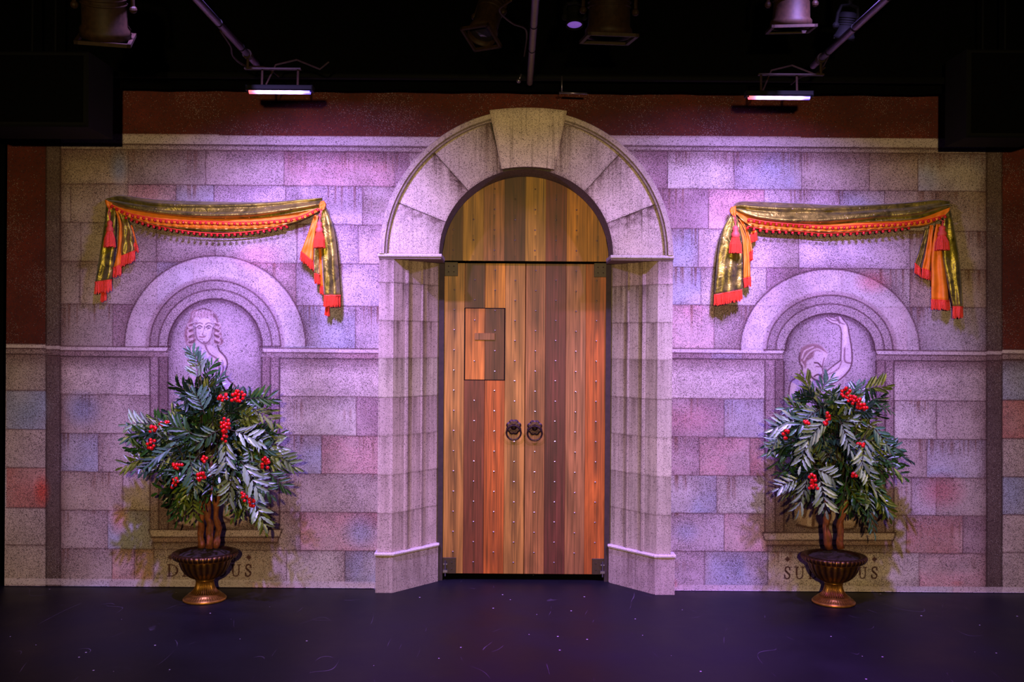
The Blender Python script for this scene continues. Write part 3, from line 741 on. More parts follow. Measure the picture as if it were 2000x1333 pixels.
# robe folds
blob([(1552, 1000), (1556, 960), (1640, 955), (1670, 985), (1678, 1020), (1660, 1034), (1600, 1034), (1562, 1026)], (152, 122, 104), .85, 4)
for x0, x1, y1 in ((1562, 1558, 1010), (1578, 1576, 1026), (1600, 1604, 1030), (1622, 1630, 1032), (1644, 1654, 1016)):
    S([(x0+7, 962), (x0+4, 990), (x1+5, y1)], 7, (196, 172, 156), .55, 3); S([(x0+14, 962), (x0+13, 990), (x1+12, y1)], 4, (72, 44, 34), .75, 2.5)
S([(1556, 1026), (1590, 1032), (1618, 1024), (1640, 1034), (1668, 1032), (1674, 1010)], 2.6, (62, 38, 30), .8, 2); E(1660, 1016, 12, 8, (196, 168, 150), .6, .8)

# painted lettering and lozenges
INK = (64, 34, 36)
def letter(ch, x, y, h, w_):
    """serif capital, x = left, y = baseline"""
    T, t_, q = h*.13, h*.055, h*.10
    X_ = lambda u: x+u*w_; Y_ = lambda v: y-v*h
    L = lambda pts, wd: cv.stroke([(X_(a), Y_(b)) for a, b in pts], wd, INK, .88, .8)
    K = lambda pts, wd: cv.stroke(curve([(X_(a), Y_(b)) for a, b in pts], 6), wd, INK, .88, .8)
    if ch == 'D': L([(.18, 0), (.18, 1)], T); K([(.0, 1), (.45, 1), (.85, .8), (1, .5), (.85, .2), (.45, 0), (0, 0)], t_); K([(.86, .76), (.98, .5), (.86, .24)], T)
    if ch == 'E': L([(.22, 0), (.22, 1)], T); L([(0, 1), (.9, 1), (.93, .8)], t_); L([(.2, .52), (.7, .52)], t_); L([(0, 0), (.93, 0), (1, .24)], t_)
    if ch == 'U': L([(.2, 1), (.2, .35)], T); K([(.2, .35), (.28, .06), (.5, -.02), (.74, .08), (.82, .35), (.82, 1)], t_*1.2); L([(0, 1), (.4, 1)], t_); L([(.64, 1), (1, 1)], t_)
    if ch == 'S': K([(.9, .78), (.82, .95), (.5, 1.02), (.2, .92), (.14, .72), (.3, .58), (.65, .44), (.88, .26), (.74, .05), (.42, -.03), (.12, .06), (.04, .26)], t_*1.7); K([(.22, .66), (.5, .5), (.8, .34)], T); L([(.92, .98), (.9, .74)], t_); L([(.04, 0), (.04, .26)], t_)
    if ch == 'B': L([(.2, 0), (.2, 1)], T); K([(0, 1), (.5, 1), (.8, .88), (.78, .64), (.5, .53), (.2, .53)], t_); K([(.2, .53), (.6, .53), (.94, .38), (.92, .12), (.55, 0), (0, 0)], t_); L([(.9, .38), (.9, .14)], T)
    if ch == 'O': K([(.5, 1.02), (.12, .82), (.0, .5), (.12, .18), (.5, -.02), (.88, .18), (1, .5), (.88, .82), (.5, 1.02)], t_*1.4)
for ch, x, y, h, w_ in (('D', 327, 1126, 22, 20), ('E', 357, 1126, 22, 15), ('O', 424, 1125.5, 22, 17), ('U', 451, 1125.5, 21.5, 19), ('S', 479, 1125.5, 21.5, 12), ('S', 450, 1097.5, 17, 10)):
    letter(ch, x, y, h, w_)
for ch, x, y, h, w_ in (('S', 1532, 1130.5, 22, 12), ('U', 1552, 1130.5, 22, 19), ('B', 1580, 1130.5, 22, 14), ('U', 1676, 1130, 21, 17), ('S', 1702, 1130, 21, 12)):
    letter(ch, x, y, h, w_)
for cx, cy in ((333, 1089.5), (486, 1089.5), (1538, 1093), (1708, 1093)):
    cv.poly([(cx-5.5, cy), (cx, cy-5.5), (cx+5.5, cy), (cx, cy+5.5)], INK, .85, .8)
# orange and red patches in a few blocks, rust at the feet
for cx, cy, rx, ry, col, a in ((1340, 1040, 20, 16, TN['b'], .4), (232, 1015, 14, 22, (204, 120, 110), .5), (82, 960, 12, 22, (196, 60, 44), .6), (1870, 1140, 10, 4, TN['r'], .5), (1840, 960, 34, 26, (170, 74, 76), .45), (1350, 820, 50, 24, (200, 130, 136), .35), (60, 800, 30, 26, (118, 138, 160), .4), (160, 800, 26, 26, (110, 128, 176), .45), (1705, 550, 26, 18, (196, 84, 82), .35), (505, 500, 40, 20, (214, 120, 140), .3), (232, 325, 14, 26, (110, 128, 180), .6), (1310, 1140, 10, 8, (196, 84, 60), .5), (500, 845, 1, 1, DARK, 0), (705, 1040, 26, 26, (110, 140, 180), .4)):
    E(cx, cy, rx, ry, col, a, 1.2)
# splashes of dark spatter
for k in range(34):
    cx, cy = random.uniform(130, 1900), random.uniform(310, 1130)
    if 740 < cx < 1310: continue
    E(cx, cy, random.uniform(18, 40), random.uniform(14, 34), (130, 100, 104), .15, 1.4, den=0.85)

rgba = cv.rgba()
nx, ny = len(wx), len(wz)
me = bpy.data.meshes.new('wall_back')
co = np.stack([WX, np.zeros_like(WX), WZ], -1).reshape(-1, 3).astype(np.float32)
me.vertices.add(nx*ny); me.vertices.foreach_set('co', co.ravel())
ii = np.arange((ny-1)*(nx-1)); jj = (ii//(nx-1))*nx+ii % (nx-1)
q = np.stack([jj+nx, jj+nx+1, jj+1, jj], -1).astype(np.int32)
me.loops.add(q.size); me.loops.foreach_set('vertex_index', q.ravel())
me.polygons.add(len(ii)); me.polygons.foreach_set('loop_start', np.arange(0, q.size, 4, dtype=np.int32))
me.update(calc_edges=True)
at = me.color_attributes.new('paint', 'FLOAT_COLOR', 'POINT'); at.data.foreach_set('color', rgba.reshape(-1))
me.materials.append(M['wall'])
o = bpy.data.objects.new('wall_back', me); C.objects.link(o)
tag(o, 'painted stage cloth of coursed stone blocks with two niches holding figures', None, None, 'structure')
# The cloth is cut out behind the doorway: faces inside the opening are dropped
import bmesh
bm = bmesh.new(); bm.from_mesh(me)
kill = [f for f in bm.faces if (lambda c: abs(c.x-0.104) < 1.0 and (c.z < 2.6 or (c.x-0.104)**2+(c.z-2.6)**2 < 1.0))(f.calc_center_median())]
bmesh.ops.delete(bm, geom=kill, context='FACES'); bm.to_mesh(me); bm.free()

# ------------------------------------------------------------------ floor, ceiling, black surround
b = MB(); b.box(-6.5, 6.5, -9.5, 1.6, -0.1, 0.0); o = b.build('floor', M['floor']); tag(o, 'black stage floor with pale scuffs', None, None, 'structure')
b = MB(); b.box(-6.5, 6.5, -9.5, 1.6, 6.2, 6.3); o = b.build('ceiling', M['black']); tag(o, 'black ceiling over the lighting grid', None, None, 'structure')
b = MB(); b.box(-6.5, 6.5, 1.5, 1.6, 0, 6.2); o = b.build('wall_rear', M['blackcloth']); tag(o, 'black rear wall behind the painted cloth', None, None, 'structure')
for n, x0, x1 in (('wall_left', -6.5, -6.4), ('wall_right', 6.4, 6.5)):
    b = MB(); b.box(x0, x1, -9.5, 1.5, 0, 6.2); o = b.build(n, M['blackcloth']); tag(o, 'black side wall of the stage', None, None, 'structure')
#PART3
# ------------------------------------------------------------------ stone archway
CX = 0.104; ZS = 2.612; FY = -0.10
aw = thing('stone_archway', (CX, 0, 0), 'large pale stone archway with keystone and splayed piers around the plank doors', 'archway')
def paintpts(pts, fn):
    return [fn(p) for p in pts]
def tolin(c, d=0.3):
    l = lin(tuple(max(0, min(255, v)) for v in c)); return (l[0], l[1], l[2], max(0.0, min(1.0, d)))
STN = np.array((190, 172, 160))
class N1:
    def __init__(s, seed): s.t = np.random.RandomState(seed).rand(4096)
    def __call__(s, x):
        i = math.floor(x); f = x-i; f = f*f*(3-2*f); return s.t[i % 4096]*(1-f)+s.t[(i+1) % 4096]*f
n1, n2, n3 = N1(1), N1(2), N1(3)
# voussoir joint angles (degrees from +x, measured from the springing centre), left side mirrored
JA = [0, 22, 48, 74.5]; JB = [180-a for a in JA]
edges = JA+[180-74.5, 180-48, 180-22, 180]
RI, RO, RR = 0.671, 1.072, 1.133
tone = [1.0, 1.03, .93, .98, .94, 1.04, .99]
def vouss(a0, a1, k, mb, y0, rin=RI, rout=RO, depth=0.35):
    g = 0.12
    na = max(4, int((a1-a0)*1.6)); nr = 16
    rows = []; cols = []
    for i in range(na+1):
        a = a0+g+(a1-a0-2*g)*i/na; r_ = math.radians(a); row = []
        for j in range(nr+1):
            r = rin+(rout-rin)*j/nr
            x, z = CX+r*math.cos(r_), ZS+0.985*r*math.sin(r_)
            row.append((x, y0, z))
            # dark rain-streaked paint hanging from the upper joint of each stone
            up = (a1-a) if a1 <= 90 else (a-a0)      # degrees below upper joint
            st = max(0, n1(x*90+7))*(0.5+n2(x*17))
            d = 0.30+0.25*n3(x*9+z*7)
            t = 0.95*math.exp(-abs(up)*0.20)*st if (a1 <= 90 or a0 >= 90) else 0
            t += 0.30*math.exp(-min(a-a0, a1-a)/0.35)*1.0 + 0.22*math.exp(-(r-rin)/0.018)
            c = STN*1.05*tone[k]*(1-t)+np.array((88, 66, 58))*t
            cols.append(tolin(c, d+t*.8))
        rows.append(row)
    mb.grid(rows, cols, flip=False)
    # joint sides and soffit
    for row_, fl in ((rows[0], True), (rows[-1], False)):
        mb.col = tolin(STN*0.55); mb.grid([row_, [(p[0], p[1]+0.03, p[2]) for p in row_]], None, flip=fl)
for k in range(7):
    if k == 3: continue
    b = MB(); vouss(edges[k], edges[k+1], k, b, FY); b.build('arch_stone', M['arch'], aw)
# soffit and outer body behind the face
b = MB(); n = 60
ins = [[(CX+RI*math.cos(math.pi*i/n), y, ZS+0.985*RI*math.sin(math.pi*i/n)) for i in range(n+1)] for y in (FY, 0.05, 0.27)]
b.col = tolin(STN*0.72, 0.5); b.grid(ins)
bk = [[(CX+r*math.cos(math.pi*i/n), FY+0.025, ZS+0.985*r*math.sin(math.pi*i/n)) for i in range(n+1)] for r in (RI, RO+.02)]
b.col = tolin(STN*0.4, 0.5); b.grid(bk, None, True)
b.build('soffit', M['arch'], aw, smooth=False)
# raised rim moulding
b = MB(); prof = [(1.066, FY+.0), (1.068, FY-.022), (1.078, FY-.028), (1.084, FY-.012), (1.092, FY-.030), (1.128, FY-.030), (RR, FY-.02), (RR, 0.0)]
rows = []; cols = []
for i in range(121):
    a = math.pi*i/120
    if 74.0 < math.degrees(a) < 106.0: pass
    rows.append([(CX+r*math.cos(a), y, ZS+0.985*r*math.sin(a)) for r, y in prof])
    for j, (r, y) in enumerate(prof):
        t = 0.45 if j in (1, 3) else 0.05+0.15*n1(a*40)
        cols.append(tolin(STN*(1-t)+np.array((80, 60, 54))*t, .3))
b.grid(rows, cols, flip=True)
b.build('outer_moulding', M['arch'], aw)
# keystone: tapering block standing proud
b = MB()
kz0, kz1 = 3.262, 3.712
def kp(u, v, y): # u -1..1, v 0..1
    hw = 0.203+(0.297-0.203)*v
    z = kz0+(kz1-kz0)*v + (0.022*(1-u*u) if v > .99 else (0.02*(1-u*u))*(1-v))
    return (CX+0.008+u*hw, y, z)
rows = []; cols = []
for j in range(25):
    v = j/24; row = []
    for i in range(21):
        u = -1+2*i/20; p = kp(u, v, FY-0.055); row.append(p)
        t = 0.28*math.exp(-(1-abs(u))/0.03)+0.22*(v > .96)+0.12*n2(p[0]*60)*v
        cols.append(tolin(STN*1.1*(1-t)+np.array((92, 70, 58))*t, .55))
    rows.append(row)
b.grid(rows, cols, flip=False)
ring = [kp(u, 0, FY-.055) for u in np.linspace(-1, 1, 9)]+[kp(1, v, FY-.055) for v in np.linspace(.1, 1, 9)]+[kp(u, 1, FY-.055) for u in np.linspace(.9, -1, 9)]+[kp(-1, v, FY-.055) for v in np.linspace(.9, 0, 9)]
b.col = tolin(STN*.8, .4); b.grid([ring, [(p[0], 0.0, p[2]) for p in ring]], None, True)
b.build('keystone', M['arch'], aw)
# splayed piers
zc = [0.300, 0.607, 0.905, 1.205, 1.502, 1.806, 2.096, 2.39, 2.60]
def pier(sgn):
    fx = lambda h: CX+sgn*h
    plan = [(1.133, 0.0), (1.133, FY), (1.019, FY), (0.698, 0.28), (0.698, 0.31)]
    pts = []; 
    def lerp(a, b, t): return (a[0]+(b[0]-a[0])*t, a[1]+(b[1]-a[1])*t)
    path = [plan[0], lerp(plan[0], plan[1], .5)]
    path += [lerp(plan[1], plan[2], i/8) for i in range(9)]
    # splay with two steps
    for i in range(1, 49):
        t = i/48; q_ = lerp(plan[2], plan[3], t)
        nrm = (-0.76, -0.65)   # outward, towards the audience
        off = 0.0
        for tb in (0.30, 0.645):
            d_ = abs(t-tb)
            if d_ < 0.032: off = 0.016*math.sqrt(max(0, 1-(d_/0.032)**2))
        if t > 0.30: off -= 0.006
        if t > 0.645: off -= 0.006
        path.append((q_[0]+nrm[0]*off, q_[1]+nrm[1]*off))
    path.append(plan[4])
    b = MB(); zs = list(np.arange(0.29, 2.605, 0.006)); rows = []; cols = []
    rnd = np.random.RandomState(40+sgn)
    tb_ = [1+0.10*(rnd.rand()-.5) for _ in zc]; hue = [rnd.rand() for _ in zc]
    for z in zs:
        k = max(0, sum(1 for c_ in zc if c_ <= z)-1)
        row = []
        for i, (h, y) in enumerate(path):
            x = fx(h); row.append((x, y, z))
            s_ = i/len(path)
            up = (zc[k+1]-z) if k+1 < len(zc) else 0.05
            jl = min(abs(z-c_) for c_ in zc)
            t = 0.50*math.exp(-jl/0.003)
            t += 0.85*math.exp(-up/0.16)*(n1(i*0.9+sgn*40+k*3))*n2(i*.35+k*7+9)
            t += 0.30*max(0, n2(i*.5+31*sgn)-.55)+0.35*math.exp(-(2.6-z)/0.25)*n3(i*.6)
            groove = any(abs((i-11)/48-tt) < .025 for tt in (.262, .338, .607, .683))
            if groove: t += .22
            base = np.array((186, 170, 152)) if hue[k] < .6 else np.array((190, 166, 158))
            t = min(t, .8)
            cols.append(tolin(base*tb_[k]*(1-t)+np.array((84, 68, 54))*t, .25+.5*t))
        rows.append(row)
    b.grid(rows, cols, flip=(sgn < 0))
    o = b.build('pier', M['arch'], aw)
    # plinth block
    b = MB(); P0 = [(1.160 if sgn > 0 else 1.142, 0.0), (1.160 if sgn > 0 else 1.142, FY-.022), (1.010, FY-.022), (0.690, 0.26), (0.690, 0.30)]
    rows = []; cols = []
    pth = []
    for a, c_ in zip(P0[:-1], P0[1:]):
        nseg = 3 if (a, c_) != (P0[2], P0[3]) else 24
        pth += [lerp(a, c_, i/nseg) for i in range(nseg)]
    pth.append(P0[-1])
    for j in range(17):
        z = 0.0+0.290*j/16
        rows.append([(fx(h), y, z) for h, y in pth])
        for i, (h, y) in enumerate(pth):
            t = 0.5*max(0, n1(i*1.7+sgn*9)-.35)*(0.4+j/20)+0.18*n2(i*.7+j*.3)
            cols.append(tolin(np.array((178, 160, 150))*(1-t)+np.array((84, 62, 58))*t, .4))
    b.grid(rows, cols, flip=(sgn < 0))
    b.build('plinth', M['arch'], aw)
    b = MB(); rows = []; cols = []
    for dz, ex in ((.286, 0.0), (.286, .010), (.298, .014), (.306, .008), (.306, -.05)):
        row = []
        for i, (h, y) in enumerate(pth):
            nx_, ny_ = (1, 0) if y > FY and h > 1.1 else ((0, -1) if h > 1.012 else (-0.76, -0.65))
            if h > 1.1 and abs(y-(FY-.022)) < 1e-6: nx_, ny_ = (.7, -.7) if h > 1.13 else (0, -1)
            row.append((fx(h+nx_*ex), y+ny_*ex, dz)); cols.append(tolin((206, 190, 190), .15))
        rows.append(row)
    b.grid(rows, cols, flip=(sgn < 0)); b.build('plinth_moulding', M['arch'], aw)
    # capital
    b = MB(); prof = [(0.0, 2.570), (0.006, 2.574), (0.008, 2.584), (0.018, 2.590), (0.022, 2.598), (0.022, 2.612), (0.0, 2.614)]
    rows = []; cols = []
    for e, z in prof:
        xa, xb = 1.133+e*.35, 0.655-e*.2
        rows.append([(fx(xa), 0.0, z), (fx(xa), FY-e, z), (fx((xa+xb)/2), FY-e, z), (fx(xb), FY-e, z), (fx(xb), 0.26, z)])
        cols += [tolin((200, 184, 186) if e > .015 else (120, 100, 98), .15)]*5
    b.grid(rows, cols, flip=(sgn < 0))
    # its underside and top
    for k_ in (0, -1):
        r_ = rows[k_]; b.col = tolin((150, 132, 124), .3); b.add([r_[0], r_[1], r_[3], r_[4]], [(0, 1, 2, 3)])
    b.build('capital', M['arch'], aw)
    # dark jamb between pier and doors
    b = MB(); b.box(min(fx(.698), fx(.655)), max(fx(.698), fx(.655)), .285, .40, 0, 2.60); b.build('jamb', M['jamb'], aw)
pier(-1); pier(1)

# ------------------------------------------------------------------ planked doors
PLK = {'tan': (142, 97, 42), 'dk': (74, 41, 20), 'amber': (160, 102, 26), 'redbr': (94, 42, 24), 'orange': (146, 72, 24), 'brown': (124, 78, 38), 'light': (146, 104, 36), 'pink': (128, 82, 46), 'orbr': (150, 88, 32), 'wine': (78, 34, 26)}
def plank(mb, x0, x1, z0, z1, y0, y1, kind, zn, step, clip=None, jit=0.0):
    """one board; its uv runs across 0..1 and along in nail spacings"""
    c = np.array(PLK[kind])*(1.10+jit); l = lin(tuple(np.clip(c, 0, 255)))
    r = random.random()*0.012
    mb.col = (l[0]+r, l[1]+r*.6, l[2]+r*.3, 1)
    if clip is None:
        n0 = mb.bevbox(x0+.0006, x1-.0006, y0, y1, z0, z1, .0016)
    else:
        # top follows the arch
        m_ = 8; vs = []; fs = []
        for i in range(m_+1):
            x = x0+.0006+(x1-x0-.0012)*i/m_
            zt = clip(x)
            vs += [(x, y0, z0), (x, y0, zt), (x, y1, z0), (x, y1, zt)]
        for i in range(m_):
            a = i*4
            fs += [(a, a+4, a+5, a+1), (a+1, a+5, a+7, a+3), (a+2, a+3, a+7, a+6)]
        fs += [(0, 1, 3, 2), (m_*4, m_*4+2, m_*4+3, m_*4+1)]
        n0 = mb.add(vs, fs)
    for i in range(n0, len(mb.v)):
        p = mb.v[i]; mb.uv[i] = ((p[0]-x0)/(x1-x0), (p[2]-zn)/step)
def nails(mb, x, z0, z1, zn, step, y):
    k0 = math.ceil((z0-zn)/step+1e-6); z = zn+k0*step
    while z < z1:
        mb.ball((x, y, z), .0072, 8, 5, sy=.7); z += step
DY = 0.300; DK = (DY+D)/F          # metres per pixel on the door plane
dx = lambda px: (px-1000)*DK
dz = lambda py: HC+(667-py)*DK
STEP = 39.4*DK
L_edges = [867.5, 907, 947, 986, 1025.5]; R_edges = [1026.5, 1065, 1105, 1144, 1185]
zt, zb = dz(515.5), dz(1122)
nail_y = {0: 567.5, 1: 548, 2: 528.5, 3: 548.5, 4: 529, 5: 548, 6: 529.5, 7: 548}
def door(n, edges, kinds, side, label):
    mb = MB()
    t = thing(n, (dx(edges[0] if side < 0 else edges[-1]), DY, 0), label, None, None, 'structure')
    del_ = t
    if side < 0:
        # left leaf: second and third boards are interrupted by the hatch
        hz1, hz0 = dz(603.5), dz(743.5)
        for i in (0, 3):
            plank(mb, dx(edges[i]), dx(edges[i+1]), zb, zt, DY, DY+.04, kinds[i], dz(nail_y[i]), STEP)
        plank(mb, dx(907), dx(947), hz1+.003, zt, DY, DY+.04, 'dk', dz(nail_y[1]), STEP); plank(mb, dx(947), dx(986), hz1+.003, zt, DY, DY+.04, 'amber', dz(nail_y[2]), STEP)
        plank(mb, dx(907), dx(947), zb, hz0-.003, DY, DY+.04, 'redbr', dz(nail_y[1]), STEP, jit=-.05); plank(mb, dx(947), dx(986), zb, hz0-.003, DY, DY+.04, 'orange', dz(nail_y[2]), STEP)
        for i in range(4):
            x = (dx(edges[i])+dx(edges[i+1]))/2; mb.mi = 1; mb.col = (1, 1, 1, 1)
            if i in (1, 2):
                nails(mb, x, zb+.03, hz0-.01, dz(nail_y[i]), STEP, DY); nails(mb, x, hz1+.01, zt-.02, dz(nail_y[i]), STEP, DY)
            else: nails(mb, x, zb+.03, zt-.03, dz(nail_y[i]), STEP, DY)
            mb.mi = 0
    else:
        for i in range(4):
            plank(mb, dx(edges[i]), dx(edges[i+1]), zb, zt, DY, DY+.04, kinds[i], dz(nail_y[4+i]), STEP)
        mb.mi = 1; mb.col = (1, 1, 1, 1)
        for i in range(4):
            x = (dx(edges[i])+dx(edges[i+1]))/2; nails(mb, x, zb+.03, zt-.02, dz(nail_y[4+i]), STEP, DY)
        mb.mi = 0
    mb.build('door_leaf', [M['wood'], M['nail']], t)
    if side < 0:
        h = MB()
        plank(h, dx(908.5), dx(947), hz0+.002, hz1-.002, DY-.003, DY+.03, 'orbr', dz(nail_y[1]), STEP, jit=.12)
        plank(h, dx(947), dx(985), hz0+.002, hz1-.002, DY-.003, DY+.03, 'dk', dz(nail_y[2]), STEP)
        h.mi = 1; h.col = (1, 1, 1, 1)
        for px, ps in ((927, (627, 707)), (967, (608, 647, 687, 727))):
            for py in ps: h.ball((dx(px), DY-.003, dz(py)), .0072, 8, 5, sy=.7)
        ho = h.build('hatch', [M['wood'], M['nail']], t, label='square hatch cut into the boards')
        s_ = MB(); l = lin(PLK['pink']); s_.col = (l[0], l[1], l[2], 1)
        n0 = s_.bevbox(dx(927), dx(966.5), DY-.014, DY, dz(665.5), dz(652), .002)
        for i in range(n0, len(s_.v)): s_.uv[i] = (0.95, .05)
        s_.build('slot_cover', M['wood'], ho)
        s_ = MB(); s_.mi = 0
        for (xa, xb, za, zb_) in ((907, 987, 602.6, 604), (907, 987, 743, 744.4), (906.4, 907.8, 603, 744), (985.6, 987, 603, 744)):
            s_.box(dx(xa), dx(xb), DY-.001, DY+.01, dz(zb_), dz(za))
        s_.build('hatch_gap', M['black'], t)
    # iron corner plates with bolts
    ex = edges[0] if side < 0 else edges[-1]
    for py0, py1 in ((513.5, 541), (1091, 1122)):
        pb = MB(); xa, xb = (dx(ex), dx(ex+26)) if side < 0 else (dx(ex-26), dx(ex))
        pb.bevbox(xa, xb, DY-.008, DY, dz(py1), dz(py0), .002)
        for fx_ in (.3, .7):
            for fz_ in (.3, .7): pb.ball((xa+(xb-xa)*fx_, DY-.009, dz(py1)+(dz(py0)-dz(py1))*fz_), .005, 8, 5)
        pb.build('corner_plate', M['plate'], t)
    cx_ = ex+5.5 if side < 0 else ex-5.5
    pb = MB(); pb.mi = 0; x = dx(cx_)
    pb.tube([(x, DY-.022, dz(1126)), (x, DY-.022, dz(1096))], .006, 8); pb.box(x-.018, x+.018, DY-.03, DY-.008, dz(1119), dz(1114)); pb.box(x-.016, x+.016, DY-.026, DY-.008, dz(1104), dz(1101))
    pb.build('floor_bolt', M['steel'], t)
    # ring pull on a scalloped rose
    px, py = (1004.5, 841) if side < 0 else (1045.5, 842)
    c = Vector((dx(px), DY, dz(py-6)))
    hb = MB(); vs = []; N = 72
    R0 = 15.5*DK
    for (k, y) in ((1.0, 0), (1.0, -.006), (.8, -.011), (.45, -.012)):
        for i in range(N):
            a = 2*math.pi*i/N; r = R0*k*(1-.13*(1-abs(math.sin(4*a))) if k > .5 else 1)
            vs.append((c.x+r*math.cos(a), DY+y, c.z+r*math.sin(a)))
    fs = [(j*N+i, j*N+(i+1) % N, (j+1)*N+(i+1) % N, (j+1)*N+i) for j in range(3) for i in range(N)]; fs.append(tuple(3*N+i for i in range(N)))
    hb.add(vs, fs); hb.ball((c.x, DY-.012, c.z), .026, 16, 8, sy=.9)
    rose = hb.build('handle_rose', M['iron'], t)
    rb = MB(); rr = 14*DK; cz = c.z-10.5*DK
    rb.tube([(c.x+rr*math.sin(a), DY-.036-.006*math.cos(a), cz+rr*math.cos(a)) for a in [2*math.pi*i/40 for i in range(41)]], .0072, 10, False)
    rb.build('ring_pull', M['iron'], rose)
    return t
door('door_1', L_edges, ['tan', 'dk', 'amber', 'tan'], -1, 'left leaf of the arched plank doors, with a square hatch')
door('door_2', R_edges, ['brown', 'wine', 'pink', 'orange'], 1, 'right leaf of the arched plank doors, of plain boards')
# fixed arched panel above
TY = 0.250; TK = (TY+D)/F; tx = lambda px: (px-1000)*TK; tz = lambda py: HC+(667-py)*TK
b = MB(); te = [850, 903, 943, 984, 1024.5, 1064.5, 1105.5, 1146, 1206]; tk = ['dk', 'light', 'brown', 'dk', 'light', 'redbr', 'amber', 'amber']
clipf = lambda x: ZS+.985*math.sqrt(max(1e-4, (RI-.002)**2-(x-CX)**2))
z0 = tz(510.5)
for i in range(8):
    xa, xb = max(tx(te[i]), CX-.668), min(tx(te[i+1]), CX+.668)
    plank(b, xa, xb, z0, 0, TY, TY+.03, tk[i], tz(500), 40*TK, clip=lambda x: max(z0+.01, clipf(x)), jit=(-.08 if i == 7 else 0))
b.mi = 1; b.col = (1, 1, 1, 1)
for i, px in enumerate((884, 923.5, 964.5, 1004.5, 1043.5, 1084.5, 1124.5, 1164.5)):
    off = 490 if i % 2 == 0 else 470
    zz = tz(off); top = clipf(tx(px))-.05
    while zz < top: b.ball((tx(px), TY, zz), .0072, 8, 5, sy=.7); zz += 40*TK
o = b.build('arched_transom', [M['wood'], M['nail']], origin=(CX, TY, z0)); tag(o, 'half-round panel of nailed upright boards filling the arch above the doors', 'door panel')

# ------------------------------------------------------------------ draped swags
def wpt(px, py, y): return P(px, py, y)
def interp(pl, n):
    """n points evenly along x of a smooth curve through pl"""
    c = curve(pl, 12); d = [0]
    for a, b_ in zip(c[:-1], c[1:]): d.append(d[-1]+math.hypot(b_[0]-a[0], b_[1]-a[1]))
    out = []
    for i in range(n):
        t = d[-1]*i/(n-1); k = 0
        while k < len(d)-2 and d[k+1] < t: k += 1
        f = (t-d[k])/max(1e-9, d[k+1]-d[k]); out.append((c[k][0]+(c[k+1][0]-c[k][0])*f, c[k][1]+(c[k+1][1]-c[k][1])*f))
    return out
def sheet(top, bot, n, m, yfn, seed=0, wav=0.0):
    """cloth between two curves; yfn(u,v) gives its distance from the wall"""
    T = interp(top, n); B = interp(bot, n); rows = []
    nn = N1(seed)
    for j in range(m+1):
        v = j/m; row = []
        for i in range(n):
            u = i/(n-1)
            px = T[i][0]*(1-v)+B[i][0]*v; py = T[i][1]*(1-v)+B[i][1]*v
            row.append(P(px, py, yfn(u, v)))
        rows.append(row)
    return rows
def panel(left, right, n, m, y0, bulge, folds=1.5, ph=0.0, amp=.012):
    """hanging tail between left and right edge curves (both from the top down)"""
    Lc = interp(left, m+1); Rc = interp(right, m+1); rows = []
    for j in range(m+1):
        v = j/m; row = []
        for i in range(n):
            u = i/(n-1); px = Lc[j][0]*(1-u)+Rc[j][0]*u; py = Lc[j][1]*(1-u)+Rc[j][1]*u
            y = y0-bulge*math.sin(math.pi*u)*(0.5+.5*v)-amp*math.sin(2*math.pi*folds*u+ph+v*1.1)*(.35+.65*v)-.004*math.sin(v*17+u*5)
            row.append(P(px, py, y))
        rows.append(row)
    return rows
def fringe(mb, edge, length_px, n, seed=0):
    """edge: 3D points along the hem; threads hanging from it"""
    rnd = random.Random(seed); L = length_px/250.0
    # heading braid
    mb.tube(edge, .006, 6)
    m_ = len(edge)-1
    for k in range(n):
        t = (k+rnd.random()*.8)/n*m_; i = min(int(t), m_-1); f = t-i
        p = edge[i].lerp(edge[i+1], f)
        p = p+Vector((0, rnd.uniform(-.007, .004), 0)); l = L*rnd.uniform(.82, 1.08)
        sx = rnd.uniform(-.007, .007); sy = rnd.uniform(-.006, .004)
        mb.tube([p, p+Vector((sx*.4, sy, -l*.5)), p+Vector((sx, sy*1.2, -l))], [.0032, .0034, .0026], 4)
def swag_tail(root, name, left, right, y0, bulge, mat, fr, seed, folds=1.4, ph=0.0, amp=.012, lining=None, m=24):
    rows = panel(left, right, 15, m, y0, bulge, folds, ph, amp)
    mb = MB(); mb.grid(rows, None, True)
    o = mb.build(name, mat, root, True, thick=.003)
    if fr:
        fb = MB(); w_ = sum((rows[-1][i+1]-rows[-1][i]).length for i in range(14)); fringe(fb, rows[-1], fr, max(8, int(w_*420)), seed)
        fb.build('fringe', M['red'], o, False)
    return o
